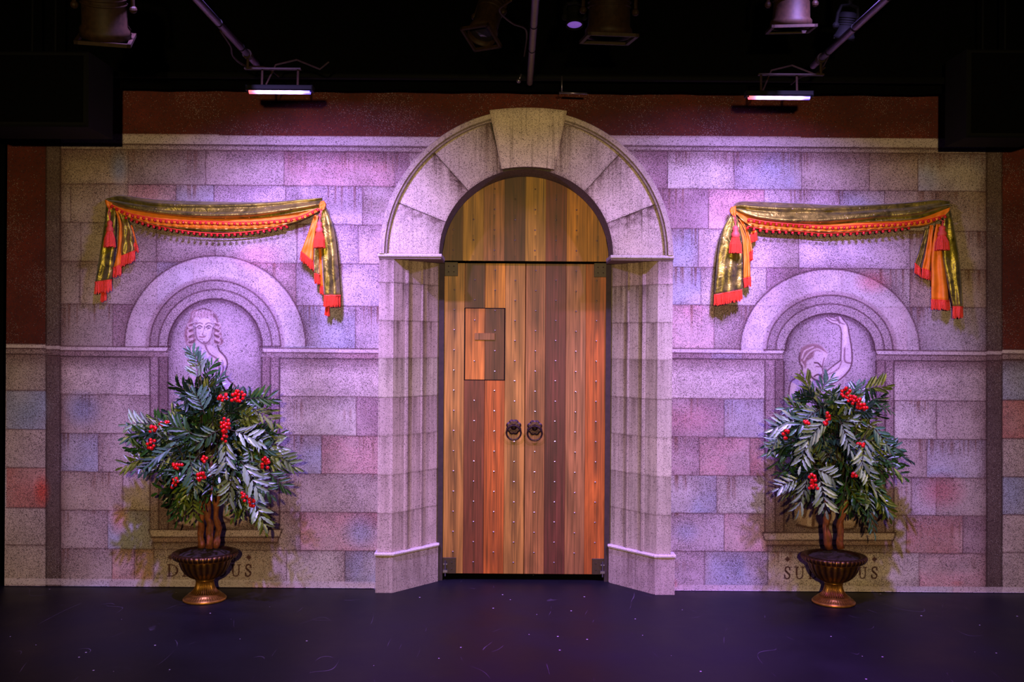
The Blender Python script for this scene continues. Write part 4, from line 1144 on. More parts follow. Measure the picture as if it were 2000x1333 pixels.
def tassel(root, px_top, py_top, px, py0, py1, wpx, y):
    b = MB(); top = P(px_top, py_top, y+.02); c = P(px, py0, y); e = P(px, py1, y); h = c.z-e.z; r = wpx/2/255
    head = c.z-h*.42
    b.lathe([(.004, 0), (r*.42, -h*.06), (r*.5, -h*.14), (r*.40, -h*.22), (r*.62, -h*.30), (r*.70, -h*.38), (r*.58, -h*.44)], 14, (c.x, c.y, c.z), capb=False)
    to = b.build('tassel', M['tassel'], root, True)
    k = MB()
    for i in range(46):
        a = 2*math.pi*i/46; r0, r1 = r*.52*random.uniform(.7, 1), r*random.uniform(.8, 1.05)
        k.tube([(c.x+r0*math.cos(a), c.y+r0*math.sin(a), head), (c.x+r1*.9*math.cos(a), c.y+r1*.9*math.sin(a), head-h*.28), (c.x+r1*math.cos(a), c.y+r1*math.sin(a), e.z-random.uniform(0, .008))], .0036, 4)
    k.build('tassel_skirt', M['red'], to)
    k = MB()
    for s_ in (-.008, .008):
        k.tube([top+Vector((s_*1.5, 0, 0)), top.lerp(Vector((c.x, c.y, c.z)), .5)+Vector((-s_, -.01, 0)), Vector((c.x, c.y, c.z))], .0032, 6)
    k.build('cord', M['tassel'], to)
def swag(label, org, top, gold, lin1, lin2, beads1, beads2, seed, ends):
    root = thing('draped_swag', org, label, 'curtain swag', 'gold swags with red trim above the painted niches')
    nn = N1(seed)
    N = 90
    def yg(u, v):
        e = min(1, u*9, (1-u)*9); s_ = math.sin(math.pi*v*.74)**.7
        f = .017*math.sin(v*11+1.6*math.sin(u*5+seed))+.006*math.sin(v*21+u*7)+.022*(nn(u*13+v*2.5)-.5)*math.sin(math.pi*v)
        return -.030-.085*s_*(.45+.55*e)-f
    mb = MB(); mb.grid(sheet(top, gold, N, 22, yg), None, True); mb.build('gold_drape', M['gold'], root, True, thick=.004)
    def yl(u, v): return -.080+.010*v-.004*math.sin(u*140)*(v)
    rows = sheet(gold, lin1, N*2, 6, yl); 
    mb = MB(); mb.grid(rows, None, True); mb.build('orange_lining', M['orange'], root, True, thick=.003)
    edge = rows[-1]; mb = MB(); mb.tube([p+Vector((0, -.002, 0)) for p in edge[::2]], .0048, 6); mb.build('gilt_edge', M['gilt'], root, True)
    # dark underside of gold below, then the second bead braid
    def y2(u, v): return -.062+.006*v
    r2 = sheet(lin1, lin2, N, 3, y2); mb = MB(); mb.grid(r2, None, True); mb.build('lower_drape', M['gold'], root, True, thick=.003)
    # bead trims
    proto = None
    for bi, (pl, nb, yb, hang) in enumerate((beads1+(-.118, 7), beads2+(-.082, 7))):
        pts = interp(pl, nb); tb = MB()
        tb.tube([P(x, y-hang*.55, yb+.012) for x, y in pts], .0045, 6)
        for x, y in pts: tb.tube([P(x, y-hang*.55, yb+.01), P(x, y, yb)], .0028, 5)
        trim = tb.build('bead_trim', M['red'], root)
        for x, y in pts:
            p = P(x, y, yb)
            if proto is None:
                q_ = MB(); q_.ball((0, 0, 0), .0118, 12, 8); proto = q_.build('bead', M['bead'], trim, True)
                # bead mesh is centred on its own origin
                for v_ in proto.data.vertices: v_.co += ORG[trim.name]
                o = proto
            else:
                o = proto.copy(); C.objects.link(o)
            o.parent = trim; o.location = p-ORG[trim.name]
    ends(root)
    return root
def ends_left(root):
    sw = lambda *a, **k: swag_tail(root, *a, **k)
    g, o_ = M['gold'], M['orange']
    # left tail
    sw('gold_tail', [(207, 402), (203, 440), (194, 500), (186, 552)], [(226, 408), (226, 450), (223, 505), (218, 547)], -.075, .02, g, 22, 1)
    sw('gold_tail', [(188, 556), (194, 566), (198, 572)], [(214, 552), (212, 560), (207, 568)], -.05, .01, g, 18, 11, m=6)
    sw('orange_tail', [(224, 408), (232, 440), (229, 490), (221, 524)], [(228, 408), (238, 440), (237, 490), (237, 517)], -.070, .02, o_, 20, 2, folds=.5)
    sw('gold_tail', [(229, 412), (238, 440), (238, 470), (237, 501)], [(247, 420), (258, 450), (262, 475), (264, 490)], -.055, .025, g, 20, 3)
    sw('orange_tail', [(255, 440), (262, 465), (263, 475)], [(258, 440), (265, 465), (269, 482)], -.045, .006, o_, 12, 4, m=8)
    sw('orange_knot', [(205, 390), (206, 398), (211, 407)], [(219, 396), (221, 402), (219, 410)], -.075, .03, o_, 0, 5, m=8)
    tassel(root, 214, 402, 214.5, 430, 482, 21, -.125)
    # right tail
    sw('gold_tail', [(625, 412), (627, 470), (630, 530), (633, 578)], [(635, 400), (653, 450), (661, 520), (665, 578)], -.080, .035, g, 21, 6, folds=1.6)
    sw('orange_tail', [(614, 420), (602, 455), (588, 492)], [(622, 422), (614, 470), (613, 513)], -.055, .02, o_, 17, 7)
    sw('gold_tail', [(614, 485), (613, 510), (614, 535)], [(622, 485), (623, 510), (625, 538)], -.065, .012, g, 18, 8, m=10)
    sw('orange_tail', [(618, 440), (622, 500), (625, 560)], [(628, 440), (632, 500), (634, 562)], -.050, .010, o_, 14, 9)
    sw('orange_tail', [(634, 592), (636, 600)], [(645, 592), (643, 602)], -.050, .004, o_, 16, 12, m=4)
    sw('orange_knot', [(626, 394), (623, 402), (625, 411)], [(632, 392), (637, 400), (634, 410)], -.095, .02, o_, 0, 10, m=8)
    tassel(root, 628, 408, 624, 432, 483, 22, -.135)
def ends_right(root):
    sw = lambda *a, **k: swag_tail(root, *a, **k)
    g, o_ = M['gold'], M['orange']
    sw('gold_tail', [(1425, 421), (1409, 455), (1400, 510), (1395, 577)], [(1440, 424), (1448, 460), (1450, 510), (1449, 567)], -.085, .04, g, 20, 21, folds=2.0)
    sw('orange_tail', [(1441, 432), (1449, 465), (1452, 500), (1452, 545)], [(1448, 440), (1459, 470), (1464, 505), (1466, 542)], -.06, .012, o_, 17, 22)
    sw('orange_tail', [(1442, 428), (1456, 455), (1462, 495)], [(1450, 430), (1464, 460), (1470, 490)], -.05, .012, o_, 17, 23)
    sw('orange_tail', [(1468, 452), (1466, 458)], [(1477, 450), (1478, 455)], -.05, .004, o_, 16, 24, m=4)
    sw('orange_knot', [(1428, 405), (1425, 413), (1430, 421)], [(1437, 402), (1438, 412), (1437, 424)], -.09, .025, o_, 0, 25, m=8)
    tassel(root, 1434, 421, 1436.5, 440, 494, 25, -.145)
    sw('gold_tail', [(1842, 425), (1840, 490), (1850, 550), (1861, 600)], [(1856, 410), (1868, 470), (1876, 530), (1880, 600)], -.075, .03, g, 21, 26, folds=1.4)
    sw('orange_tail', [(1828, 438), (1820, 490), (1819, 540), (1819, 586)], [(1838, 438), (1842, 500), (1850, 550), (1854, 588)], -.065, .03, o_, 18, 27, folds=1.4, amp=.02)
    sw('orange_tail', [(1816, 440), (1809, 485), (1801, 525)], [(1823, 440), (1820, 490), (1817, 530)], -.055, .016, o_, 17, 28)
    sw('gold_tail', [(1808, 446), (1797, 485), (1787, 515)], [(1815, 446), (1806, 490), (1798, 525)], -.045, .012, g, 17, 29)
    tassel(root, 1842, 430, 1840.5, 440, 488, 26, -.13)
swag('gold swag with orange lining and red beads, left of the stone archway', P(420, 390, 0), 
     [(207, 389), (222, 383.5), (240, 382), (310, 390.5), (420, 394), (520, 394.5), (585, 390), (630, 386.5)],
     [(207, 393), (235, 405.5), (270, 412), (310, 418), (370, 424), (420, 427), (470, 427), (511, 425), (570, 417), (628, 406)],
     [(212, 402), (235, 418), (270, 430), (310, 440), (370, 446), (420, 448), (470, 447), (521, 445), (582, 431), (624, 412)],
     [(214, 404), (240, 423), (270, 434), (310, 444), (370, 451), (420, 454), (470, 454), (521, 449), (582, 434), (622, 414)],
     ([(218, 404), (245, 418), (270, 425), (330, 434), (420, 437), (470, 438), (530, 435), (582, 428), (621, 411)], 38),
     ([(246, 426), (270, 435), (310, 446), (370, 456), (420, 460), (460, 459), (500, 455), (535, 449), (560, 444)], 29), 3, ends_left)
swag('gold swag with orange lining and red beads, right of the stone archway', P(1640, 395, 0),
     [(1431, 407), (1438, 396.5), (1460, 393.5), (1550, 397), (1640, 401), (1700, 400), (1770, 396), (1830, 390.5), (1855, 394)],
     [(1432, 410), (1450, 417), (1475, 426), (1520, 434), (1580, 438), (1640, 437), (1700, 433), (1770, 430), (1805, 424), (1856, 405)],
     [(1436, 415), (1450, 430), (1470, 442), (1515, 448.5), (1570, 451), (1640, 453), (1700, 449), (1770, 443), (1810, 439), (1852, 419)],
     [(1438, 418), (1454, 434), (1475, 446), (1515, 452), (1570, 455), (1640, 457), (1700, 452), (1770, 446), (1810, 441), (1850, 422)],
     ([(1462, 431), (1495, 437), (1540, 441), (1600, 445), (1640, 446), (1700, 442), (1760, 439), (1810, 433), (1846, 424)], 36),
     ([(1460, 446), (1500, 453), (1560, 456), (1600, 460), (1640, 459), (1700, 455), (1750, 450), (1775, 446)], 26), 4, ends_right)
#PART4
# ------------------------------------------------------------------ urns with little trees
def urn(root, cx, cy):
    o3 = (cx, cy, 0.0)
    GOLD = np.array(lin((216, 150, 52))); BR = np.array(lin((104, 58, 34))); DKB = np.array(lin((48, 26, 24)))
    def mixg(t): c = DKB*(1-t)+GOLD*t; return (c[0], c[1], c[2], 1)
    # foot
    b = MB(); N = 144
    prof = [(.150, 0), (.158, .004), (.158, .014), (.150, .022), (.140, .030), (.128, .038), (.124, .044), (.118, .050), (.100, .060)]
    def ff(j, r, z, th): return (r+(.0022*math.cos(48*th) if j in (4, 5) else 0), z)
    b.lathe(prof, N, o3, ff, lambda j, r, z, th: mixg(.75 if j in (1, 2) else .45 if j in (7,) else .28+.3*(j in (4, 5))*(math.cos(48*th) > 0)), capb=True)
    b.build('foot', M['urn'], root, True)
    # fluted stem
    b = MB(); prof = [(.100, .060), (.086, .072), (.074, .090), (.066, .112), (.062, .134), (.064, .146), (.070, .150), (.070, .156), (.060, .160)]
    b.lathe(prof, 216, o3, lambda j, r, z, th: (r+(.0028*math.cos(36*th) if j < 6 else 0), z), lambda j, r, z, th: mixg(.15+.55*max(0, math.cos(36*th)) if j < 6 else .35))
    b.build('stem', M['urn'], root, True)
    # gadrooned bowl
    b = MB(); prof = [(.060, .158), (.085, .166), (.118, .184), (.146, .210), (.166, .240), (.180, .272), (.188, .300), (.190, .312), (.178, .318)]
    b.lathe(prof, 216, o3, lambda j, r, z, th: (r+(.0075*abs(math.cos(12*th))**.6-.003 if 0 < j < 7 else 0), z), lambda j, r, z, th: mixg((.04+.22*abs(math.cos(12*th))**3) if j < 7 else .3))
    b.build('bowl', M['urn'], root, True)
    # rolled rim with lobes
    b = MB(); prof = [(.188, .308), (.200, .306), (.212, .309), (.226, .320), (.236, .334), (.238, .346), (.230, .356), (.214, .360), (.198, .356), (.186, .346), (.178, .330)]
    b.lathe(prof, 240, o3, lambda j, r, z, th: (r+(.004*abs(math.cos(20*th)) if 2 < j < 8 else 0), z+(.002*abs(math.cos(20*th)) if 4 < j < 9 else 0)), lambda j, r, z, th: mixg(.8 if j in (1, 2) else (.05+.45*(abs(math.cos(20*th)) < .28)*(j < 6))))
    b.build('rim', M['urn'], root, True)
    # heaped soil
    b = MB(); vs = []; rows = []
    for j in range(9):
        r = .186*(1-j/8); row = []
        for i in range(41):
            a = 2*math.pi*i/40
            row.append((cx+r*math.cos(a), cy+r*math.sin(a), .340+.034*math.sin(j/8*1.5)+.010*n1(a*4+j*3)*(j > 0 and i % 40 != 0)*(1 if j < 8 else 0)))
        rows.append(row)
    b.grid(rows); b.build('soil', M['soil'], root)

def leaflet(mb, base, d, nrm, L, W, col):
    """pointed leaflet, folded along its midrib, faintly toothed"""
    s = d.cross(nrm).normalized(); nn = s.cross(d).normalized()
    P_ = []; ws = (0, .80, .60, 1.0, .74, .80, .40, 0); ts = (0, .22, .32, .48, .60, .74, .84, 1)
    ctr = []; lf = []; rt = []
    for t, w_ in zip(ts, ws):
        droop = -nn*(L*.16*t*t)
        c = base+d*(L*t)+droop; ctr.append(c)
        if 0 < t < 1:
            lf.append(c+s*(W*.5*w_)+nn*(W*.16*w_)+d*(W*.12)); rt.append(c-s*(W*.5*w_)+nn*(W*.16*w_)+d*(W*.12))
    vs = ctr+lf+rt; n = len(ctr); fs = []
    fs.append((0, 1, n)); fs.append((0, n+len(lf), 1))
    for i in range(1, n-2):
        fs.append((i, i+1, n+i, n+i-1)); fs.append((i, n+len(lf)+i-1, n+len(lf)+i, i+1))
    fs.append((n-2, n-1, n+len(lf)-1)); fs.append((n-2, n+2*len(lf)-1, n-1))
    cols = [col]*len(vs)
    mb.add(vs, fs, cols)
def frond(mb, tw, base, d, L, rnd, pal, nl=5, up=None):
    """a leaf stalk with paired leaflets and a terminal one"""
    d = d.normalized()
    if up is None: up = Vector((rnd.uniform(-.5, .5), -1, rnd.uniform(-.2, .9)))
    side = d.cross(up)
    if side.length < .1: side = d.cross(Vector((0, 1, 0)))
    side.normalize(); nrm = side.cross(d).normalized()
    if nrm.y > 0.1 and rnd.random() < .75: nrm = -nrm; side = -side       # most blades turn towards the hall
    tilt = rnd.uniform(-.6, .6); nrm = (nrm*math.cos(tilt)+side*math.sin(tilt)).normalized(); side = d.cross(nrm).normalized()
    pts = [base+d*(L*t)+Vector((0, 0, -L*.22*t*t)) for t in (0, .25, .5, .75, 1)]
    tw.tube(pts, [.0028, .0024, .002, .0016, .001], 4, False)
    for k in range(nl):
        t = .18+.78*k/nl; i = min(3, int(t*4)); p = pts[i].lerp(pts[i+1], t*4-i)
        for sg in (-1, 1):
            a = rnd.uniform(.5, .95); dd = (d*math.cos(a)+side*sg*math.sin(a)+nrm*rnd.uniform(-.2, .25)).normalized()
            l = L*(.60-.16*abs(t-.45))*rnd.uniform(.85, 1.15)
            leaflet(mb, p, dd, nrm, l, l*rnd.uniform(.20, .28), pal(rnd))
    leaflet(mb, pts[-1], (d+Vector((0, 0, -.25))).normalized(), nrm, L*.38, L*.125, pal(rnd))
def pal_fn(kind):
    base = {'g': (42, 80, 30), 'o': (90, 104, 28), 'd': (22, 48, 26), 'p': (138, 158, 136), 'b': (66, 100, 76)}[kind]
    def f(rnd):
        k = rnd.uniform(.75, 1.2); l = lin(tuple(min(255, c*k) for c in base)); return (l[0], l[1], l[2], 1)
    return f
def berries(root, px, py, n, y, rnd, w_=12, h=14, ang=0.0):
    b = MB(); tw = MB(); c0 = P(px, py, y)
    tw.mi = 0; placed = []; top = c0+Vector((-.02*math.sin(ang), .02, h/260*.9))
    for k in range(n*6):
        if len(placed) >= n: break
        u, v = rnd.uniform(-1, 1), rnd.uniform(-1, 1)
        if u*u+v*v > 1: continue
        X = u*w_*math.cos(ang)-v*h*math.sin(ang); Z = u*w_*math.sin(ang)+v*h*math.cos(ang)
        q = c0+Vector((X/262, rnd.uniform(-.025, .012), Z/262))
        if any((q-p).length < .019 for p in placed): continue
        placed.append(q)
    for q in placed:
        b.mi = 0; b.ball(q, rnd.uniform(.0115, .0140), 10, 7)
        b.mi = 1; b.tube([q+Vector((0, 0, .01)), q.lerp(top, .5)+Vector((0, .01, .006)), top], .0016, 4)
    b.build('berry_cluster', [M['berry'], M['twig']], root, True)
def tree(label, px, py_base, y, ells, explicit, trunks, bers, seed, nfr):
    base = P(px, py_base, y); cx, cy = base.x, y
    root = thing('potted_tree', (cx, cy, 0), label, 'potted tree', 'small trees in bronze urns flanking the archway')
    urn(root, cx, cy)
    rnd = random.Random(seed)
    for (pl, rad) in trunks:
        t = MB(); pts = [P(a, b_, y+dy_) for a, b_, dy_ in pl]; fine_ = []
        n_ = 18
        for i in range(n_+1):
            f = i/n_*(len(pts)-1); k = min(int(f), len(pts)-2); fine_.append(pts[k].lerp(pts[k+1], f-k)+Vector((.004*math.sin(i*1.7+seed), .004*math.cos(i*1.3), 0)))
        t.tube(fine_, [rad*(1.0+.16*math.sin(i*1.3+rad*900)+.15*(i < 3)) for i in range(n_+1)], 14)
        # twisting ridge of bark
        t.tube([p+Vector((rad*.75*math.cos(i*.35+seed), rad*.75*math.sin(i*.35+seed), 0)) for i, p in enumerate(fine_)], rad*.45, 8)
        t.build('trunk', M['bark'], root, True)
    lv = MB(); tw = MB(); K = D+y; kk = K/F
    ctr = P(sum(e[0]*e[2] for e in ells)/sum(e[2] for e in ells), sum(e[1]*e[2] for e in ells)/sum(e[2] for e in ells), y)
    wts = [e[2]*e[3] for e in ells]; tot = sum(wts)
    crown_base = P(px, 985, y)
    done = []
    for e, w_ in zip(ells, wts):
        for q in range(max(3, round(nfr*w_/tot))):
            while True:
                u, v, d_ = rnd.uniform(-1, 1), rnd.uniform(-1, 1), rnd.uniform(-1, 1)
                if .08 < u*u+v*v+d_*d_ < 1: break
            cpos = P(e[0], e[1], y)
            dep = min(.30, e[2]*kk*1.0)
            p = cpos+Vector((u*e[2]*kk, d_*dep, -v*e[3]*kk))
            if p.y > -.16: p.y = rnd.uniform(-.30, -.16)
            out = (p-cpos); out.y *= .8
            dr = out.normalized()*.8+(p-ctr).normalized()*.8+Vector((rnd.uniform(-.6, .6), rnd.uniform(-.8, .15), rnd.uniform(-.65, .35)))
            dr.normalize(); L = rnd.uniform(.14, .20)
            st = p-dr*L*.55
            if (st+dr*L*1.25).y > -.03: dr.y = -abs(dr.y)*.4; dr.normalize()
            kind = rnd.choices('godpb', (30, 20, 30, 9, 14))[0]
            frond(lv, tw, st, dr, L, rnd, pal_fn(kind), rnd.choice((3, 4, 4)))
            done.append(st)
    for (x, y_, dxp, dyp, L, kind, dd) in explicit:
        st = P(x, y_, y+dd); d = Vector((dxp, rnd.uniform(-.25, .05), -dyp)).normalized()
        frond(lv, tw, st, d, L, rnd, pal_fn(kind), 5); done.append(st)
    for s_ in done:
        if rnd.random() < .38:
            tw.tube([crown_base+Vector((rnd.uniform(-.04, .04), 0, 0)), crown_base.lerp(s_, .5)+Vector((0, 0, .03)), s_], [.007, .005, .0028], 5, False)
    tw.build('twigs', M['twig'], root)
    lv.build('foliage', M['leaf'], root)
    for bb in bers:
        berries(root, bb[0], bb[1], bb[2], y+bb[3], rnd, *bb[4:])
tree('leafy tree in a bronze urn before the painted niche of the long-haired woman', 400, 1168, -0.36,
     [(412, 880, 95, 62), (425, 800, 62, 34), (395, 765, 34, 24), (318, 838, 40, 22), (300, 893, 40, 24), (500, 870, 40, 40), (480, 968, 30, 26), (356, 950, 36, 32), (430, 935, 62, 30), (470, 800, 40, 30), (375, 830, 50, 36)],
     [(388, 745, -.1, -1, .20, 'p', -.1), (392, 715, -.5, -1, .15, 'b', -.12), (398, 740, .5, -1, .16, 'g', -.1), (380, 775, -.7, -.6, .18, 'd', -.1), (415, 765, .5, -1, .17, 'b', -.05),
      (300, 830, -1, -.2, .20, 'p', -.1), (300, 838, -1, .1, .19, 'b', 0), (290, 895, -1, .15, .18, 'o', -.05), (300, 880, -1, -.3, .18, 'g', -.15), (480, 780, 1, -.2, .2, 'g', -.1), (490, 800, 1, .35, .19, 'o', -.1),
      (520, 880, 1, .35, .22, 'p', -.05), (535, 900, 1, .1, .15, 'b', 0), (520, 920, .9, .6, .17, 'g', -.1), (485, 960, .6, .9, .22, 'p', -.15), (505, 985, .4, 1, .16, 'o', -.1), (355, 960, -.2, 1, .18, 'g', -.1), (375, 970, .1, 1, .15, 'o', -.1),
      (440, 850, .1, .9, .20, 'p', -.45), (430, 840, -.9, .4, .18, 'b', -.42), (450, 840, .9, .2, .19, 'p', -.42), (470, 900, .6, .8, .22, 'p', -.42), (455, 920, -.2, 1, .20, 'p', -.40), (490, 925, .8, .6, .18, 'b', -.35), (345, 870, -.8, .4, .2, 'b', -.32), (370, 890, .2, .9, .2, 'b', -.4), (380, 850, -.6, -.4, .2, 'g', -.35), (400, 810, -.3, -.9, .2, 'b', -.3)],
     [([(394, 1070, -.01), (391, 1040, 0), (396, 1000, -.01), (394, 955, 0), (375, 900, -.02)], .022), ([(409, 1071, -.05), (410, 1030, -.04), (404, 1000, -.05), (411, 960, -.04), (415, 890, -.02)], .024), ([(421, 1070, .0), (427, 1035, .01), (421, 1000, 0), (427, 960, 0), (450, 900, 0)], .021)],
     [(465, 774, 18, -.3, 13, 11, .5), (436, 776, 8, -.22, 9, 7), (441, 830, 14, -.50, 8, 13), (439, 852, 7, -.50, 4, 12), (318, 828, 6, -.25, 12, 5, .3), (297, 838, 6, -.22, 10, 5, .3), (294, 868, 9, -.25, 9, 9), (347, 908, 7, -.38, 10, 8, -.6), (399, 899, 4, -.46, 5, 6), (392, 930, 9, -.44, 7, 9), (340, 944, 8, -.25, 11, 8, .8), (518, 905, 10, -.3, 7, 12), (478, 971, 7, -.38, 6, 13, .7), (492, 982, 8, -.38, 5, 12, .5)], 5, 360)
tree('leafy tree in a bronze urn before the painted niche of the raised arm', 1628, 1172, -0.32,
     [(1630, 860, 80, 60), (1600, 790, 48, 30), (1675, 790, 40, 30), (1552, 850, 32, 44), (1580, 930, 48, 30), (1705, 890, 34, 48), (1650, 945, 62, 34), (1690, 965, 34, 26), (1640, 810, 50, 36)],
     [(1583, 770, -.3, -1, .17, 'o', -.1), (1600, 770, .5, -.9, .17, 'b', -.15), (1680, 765, .9, -.4, .20, 'o', -.1), (1695, 780, .9, .3, .16, 'g', -.1), (1545, 870, -1, .1, .18, 'b', 0), (1530, 840, -.7, .8, .15, 'p', -.05), (1560, 820, -.9, .1, .2, 'p', -.2), (1735, 880, 1, .25, .16, 'd', 0), (1725, 900, .9, .5, .17, 'g', -.05),
      (1565, 935, -1, .2, .17, 'p', -.15), (1580, 925, -.3, .9, .22, 'p', -.4), (1600, 930, .2, .9, .20, 'p', -.4), (1590, 915, .9, .3, .16, 'p', -.4), (1690, 975, .3, 1, .2, 'b', -.2), (1720, 960, .4, .9, .17, 'o', -.1), (1690, 850, -.2, 1, .2, 'p', -.38), (1670, 880, .5, .8, .2, 'p', -.38), (1700, 830, .7, .7, .19, 'b', -.3),
      (1620, 815, -.6, .5, .2, 'p', -.36), (1640, 820, .3, .8, .19, 'p', -.36), (1600, 800, -.9, .5, .2, 'b', -.3), (1580, 850, -.3, .9, .19, 'p', -.3), (1655, 930, -.2, 1, .2, 'g', -.4)],
     [([(1620, 1072, -.02), (1614, 1040, -.03), (1613, 1012, -.02), (1621, 985, -.01), (1623, 955, -.02), (1610, 900, 0)], .026), ([(1642, 1072, 0), (1640, 1030, .0), (1645, 1005, 0), (1652, 980, 0), (1650, 950, 0), (1670, 890, 0)], .024), ([(1612, 1000, .0), (1610, 965, .01), (1600, 930, 0)], .014)],
     [(1654, 768, 12, -.32, 10, 10), (1668, 782, 16, -.36, 12, 9, -.6), (1683, 795, 10, -.3, 11, 7, -.3), (1573, 826, 4, -.36, 5, 3), (1617, 815, 6, -.42, 4, 8), (1612, 828, 4, -.42, 4, 3), (1533, 848, 7, -.22, 6, 10), (1683, 868, 5, -.4, 7, 4), (1587, 935, 9, -.48, 8, 11), (1590, 952, 6, -.48, 9, 6), (1667, 927, 4, -.4, 4, 4)], 9, 340)

# ------------------------------------------------------------------ LED battens
def batten(px0, px1, py, label, pipex):
    a = P(px0, py, BAR_Y); e = P(px1, py, BAR_Y); z = (a.z+e.z)/2; cx = (a.x+e.x)/2; L = e.x-a.x
    root = thing('led_batten', (cx, BAR_Y, z), label, 'stage light', 'lit LED battens over the painted wall')
    b = MB(); b.bevbox(a.x-.02, e.x+.02, BAR_Y-.035, BAR_Y+.045, z+.010, z+.045, .006); b.build('housing', M['black'], root)
    m, nt, bs = newmat('batten_lens')
    at = nd(nt, 'ShaderNodeAttribute', attribute_name='paint'); nt.links.new(at.outputs['Color'], bs.inputs['Emission Color'])
    bs.inputs['Emission Strength'].default_value = 4.5
    l = MB(); rows = []; cols = []; N = 48
    for i in range(N+1):
        t = i/N; x = a.x+L*t; row = []
        col = np.array((.62, .38, 1.0))
        ph = math.cos(t*2*math.pi*6)
        if t < .16: col = col*(t/.16)**2+np.array((.55, .02, .05))*(1-(t/.16)**2)
        elif t > .84: col = col*((1-t)/.16)**2+np.array((.03, .02, .7))*(1-((1-t)/.16)**2)
        col = col*(.75+.25*ph)
        for j in range(9):
            an = math.pi*j/8; row.append((x, BAR_Y-.020*math.cos(an), z+.010-.020*math.sin(an)))
            cols.append((*col, 1))
        rows.append(row)
    l.grid(rows, cols); l.build('lens_strip', m, root, True)
    y_ = MB()
    for x in (cx-.12, cx+.12):
        y_.tube([(x, BAR_Y, z+.04), (x, BAR_Y+.01, z+.16)], .008, 6)
    y_.box(min(cx-.14, pipex-.02), max(cx+.14, pipex+.02), BAR_Y-.01, BAR_Y+.02, z+.155, z+.165); y_.tube([(pipex, BAR_Y+.005, z+.16), (pipex, BAR_Y+.005, 3.84)], .01, 8); y_.tube([(pipex, BAR_Y-.02, 3.856), (pipex, BAR_Y+.03, 3.856)], .032, 12); y_.build('bracket', M['lampbody'], root)
    c_ = MB(); c_.tube([(cx-.10, BAR_Y+.03, z+.06), (cx-.04, BAR_Y+.05, z+.20), (cx+.10, BAR_Y+.05, z+.235), (cx+.26, BAR_Y+.04, z+.17), (cx+.32, BAR_Y+.04, z+.22)], .006, 6); c_.build('cable', M['lampbody'], root)
batten(487, 606, 181, 'lit violet LED batten above the swag left of the archway', -1.787)
batten(1462, 1581, 192, 'lit violet LED batten above the swag right of the archway', 2.06)

# ------------------------------------------------------------------ lighting grid overhead
PZ = 3.856
for x, y0, y1, lab in ((-1.787, -.86, -5.2, 'steel grid pipe running forward above the left batten'), (0.118, -.42, -5.2, 'steel grid pipe running forward above the keystone'), (2.06, -.92, -5.2, 'steel grid pipe running forward above the right batten')):
    b = MB(); b.tube([(x, y0, PZ), (x, y1, PZ)], .0225, 14); o = b.build('grid_pipe', M['steel'], None, True, origin=(x, y0, PZ)); tag(o, lab, 'pipe', 'forward grid pipes')
    b = MB()
    for yy in (-1.25, -1.75, -2.3): b.tube([(x, yy, PZ), (x, yy-.014, PZ)], .0245, 14)
    b.build('tape_band', M['black'], o)
b = MB(); b.tube([(-4.6, -.40, 3.90), (4.8, -.40, 3.90)], .024, 14); o = b.build('cross_pipe', M['black'], None, True, origin=(0, -.40, 3.90)); tag(o, 'black horizontal pipe across the stage above the painted wall', 'pipe')
# black border cloth behind the pipe
b = MB(); rows = []
for j in range(7):
    z = 3.842+(5.9-3.842)*j/6
    rows.append([(x, -.22+.018*math.sin(x*9)+.008*math.sin(x*23), z) for x in np.linspace(-6.3, 6.3, 260)])
b.grid(rows); o = b.build('border_curtain', M['blackcloth'], None, True, origin=(0, -.22, 3.83), thick=.004); tag(o, 'black border cloth hanging across the top of the painted wall', 'stage curtain')
# side legs
for x0, x1, lab in ((-6.3, -4.02, 'black masking curtain at the left edge of the painted wall'),):
    b = MB(); b.grid([[(x, .12+.03*math.sin(x*16), z) for x in np.linspace(x0, x1, 90)] for z in (0.01, 2, 4, 5.9)], None, True); o = b.build('leg_curtain', M['blackcloth'], None, True, origin=(x0, .12, 0), thick=.004); tag(o, lab, 'stage curtain')
# hung cabinets in the top corners
def cabinet(pxa, pya, pxb, pyb, y, dep, lab):
    a = P(pxa, pyb, y); c = P(pxb, pya, y)
    root = thing('loudspeaker', ((a.x+c.x)/2, y, a.z), lab, 'loudspeaker')
    b = MB(); b.bevbox(a.x, c.x, y, y+dep, a.z, c.z, .012); b.build('cabinet', M['black'], root)
    b = MB(); b.bevbox(a.x+.03, c.x-.03, y-.008, y, a.z+.03, c.z-.03, .004); b.build('grille', M['blackcloth'], root)
    b = MB(); xm = (a.x+c.x)/2
    for sx in (-.08, .08): b.tube([(xm+sx, y+dep*.5, c.z), (xm+sx, y+dep*.5, 6.2)], .008, 6)
    b.build('hanging_rod', M['black'], root)
cabinet(-60, 100, 172, 246, -1.1, .42, 'black loudspeaker hanging at the top left corner of the stage')
cabinet(1888, 96, 2040, 268, -.82, .35, 'black loudspeaker hanging at the top right corner of the stage')
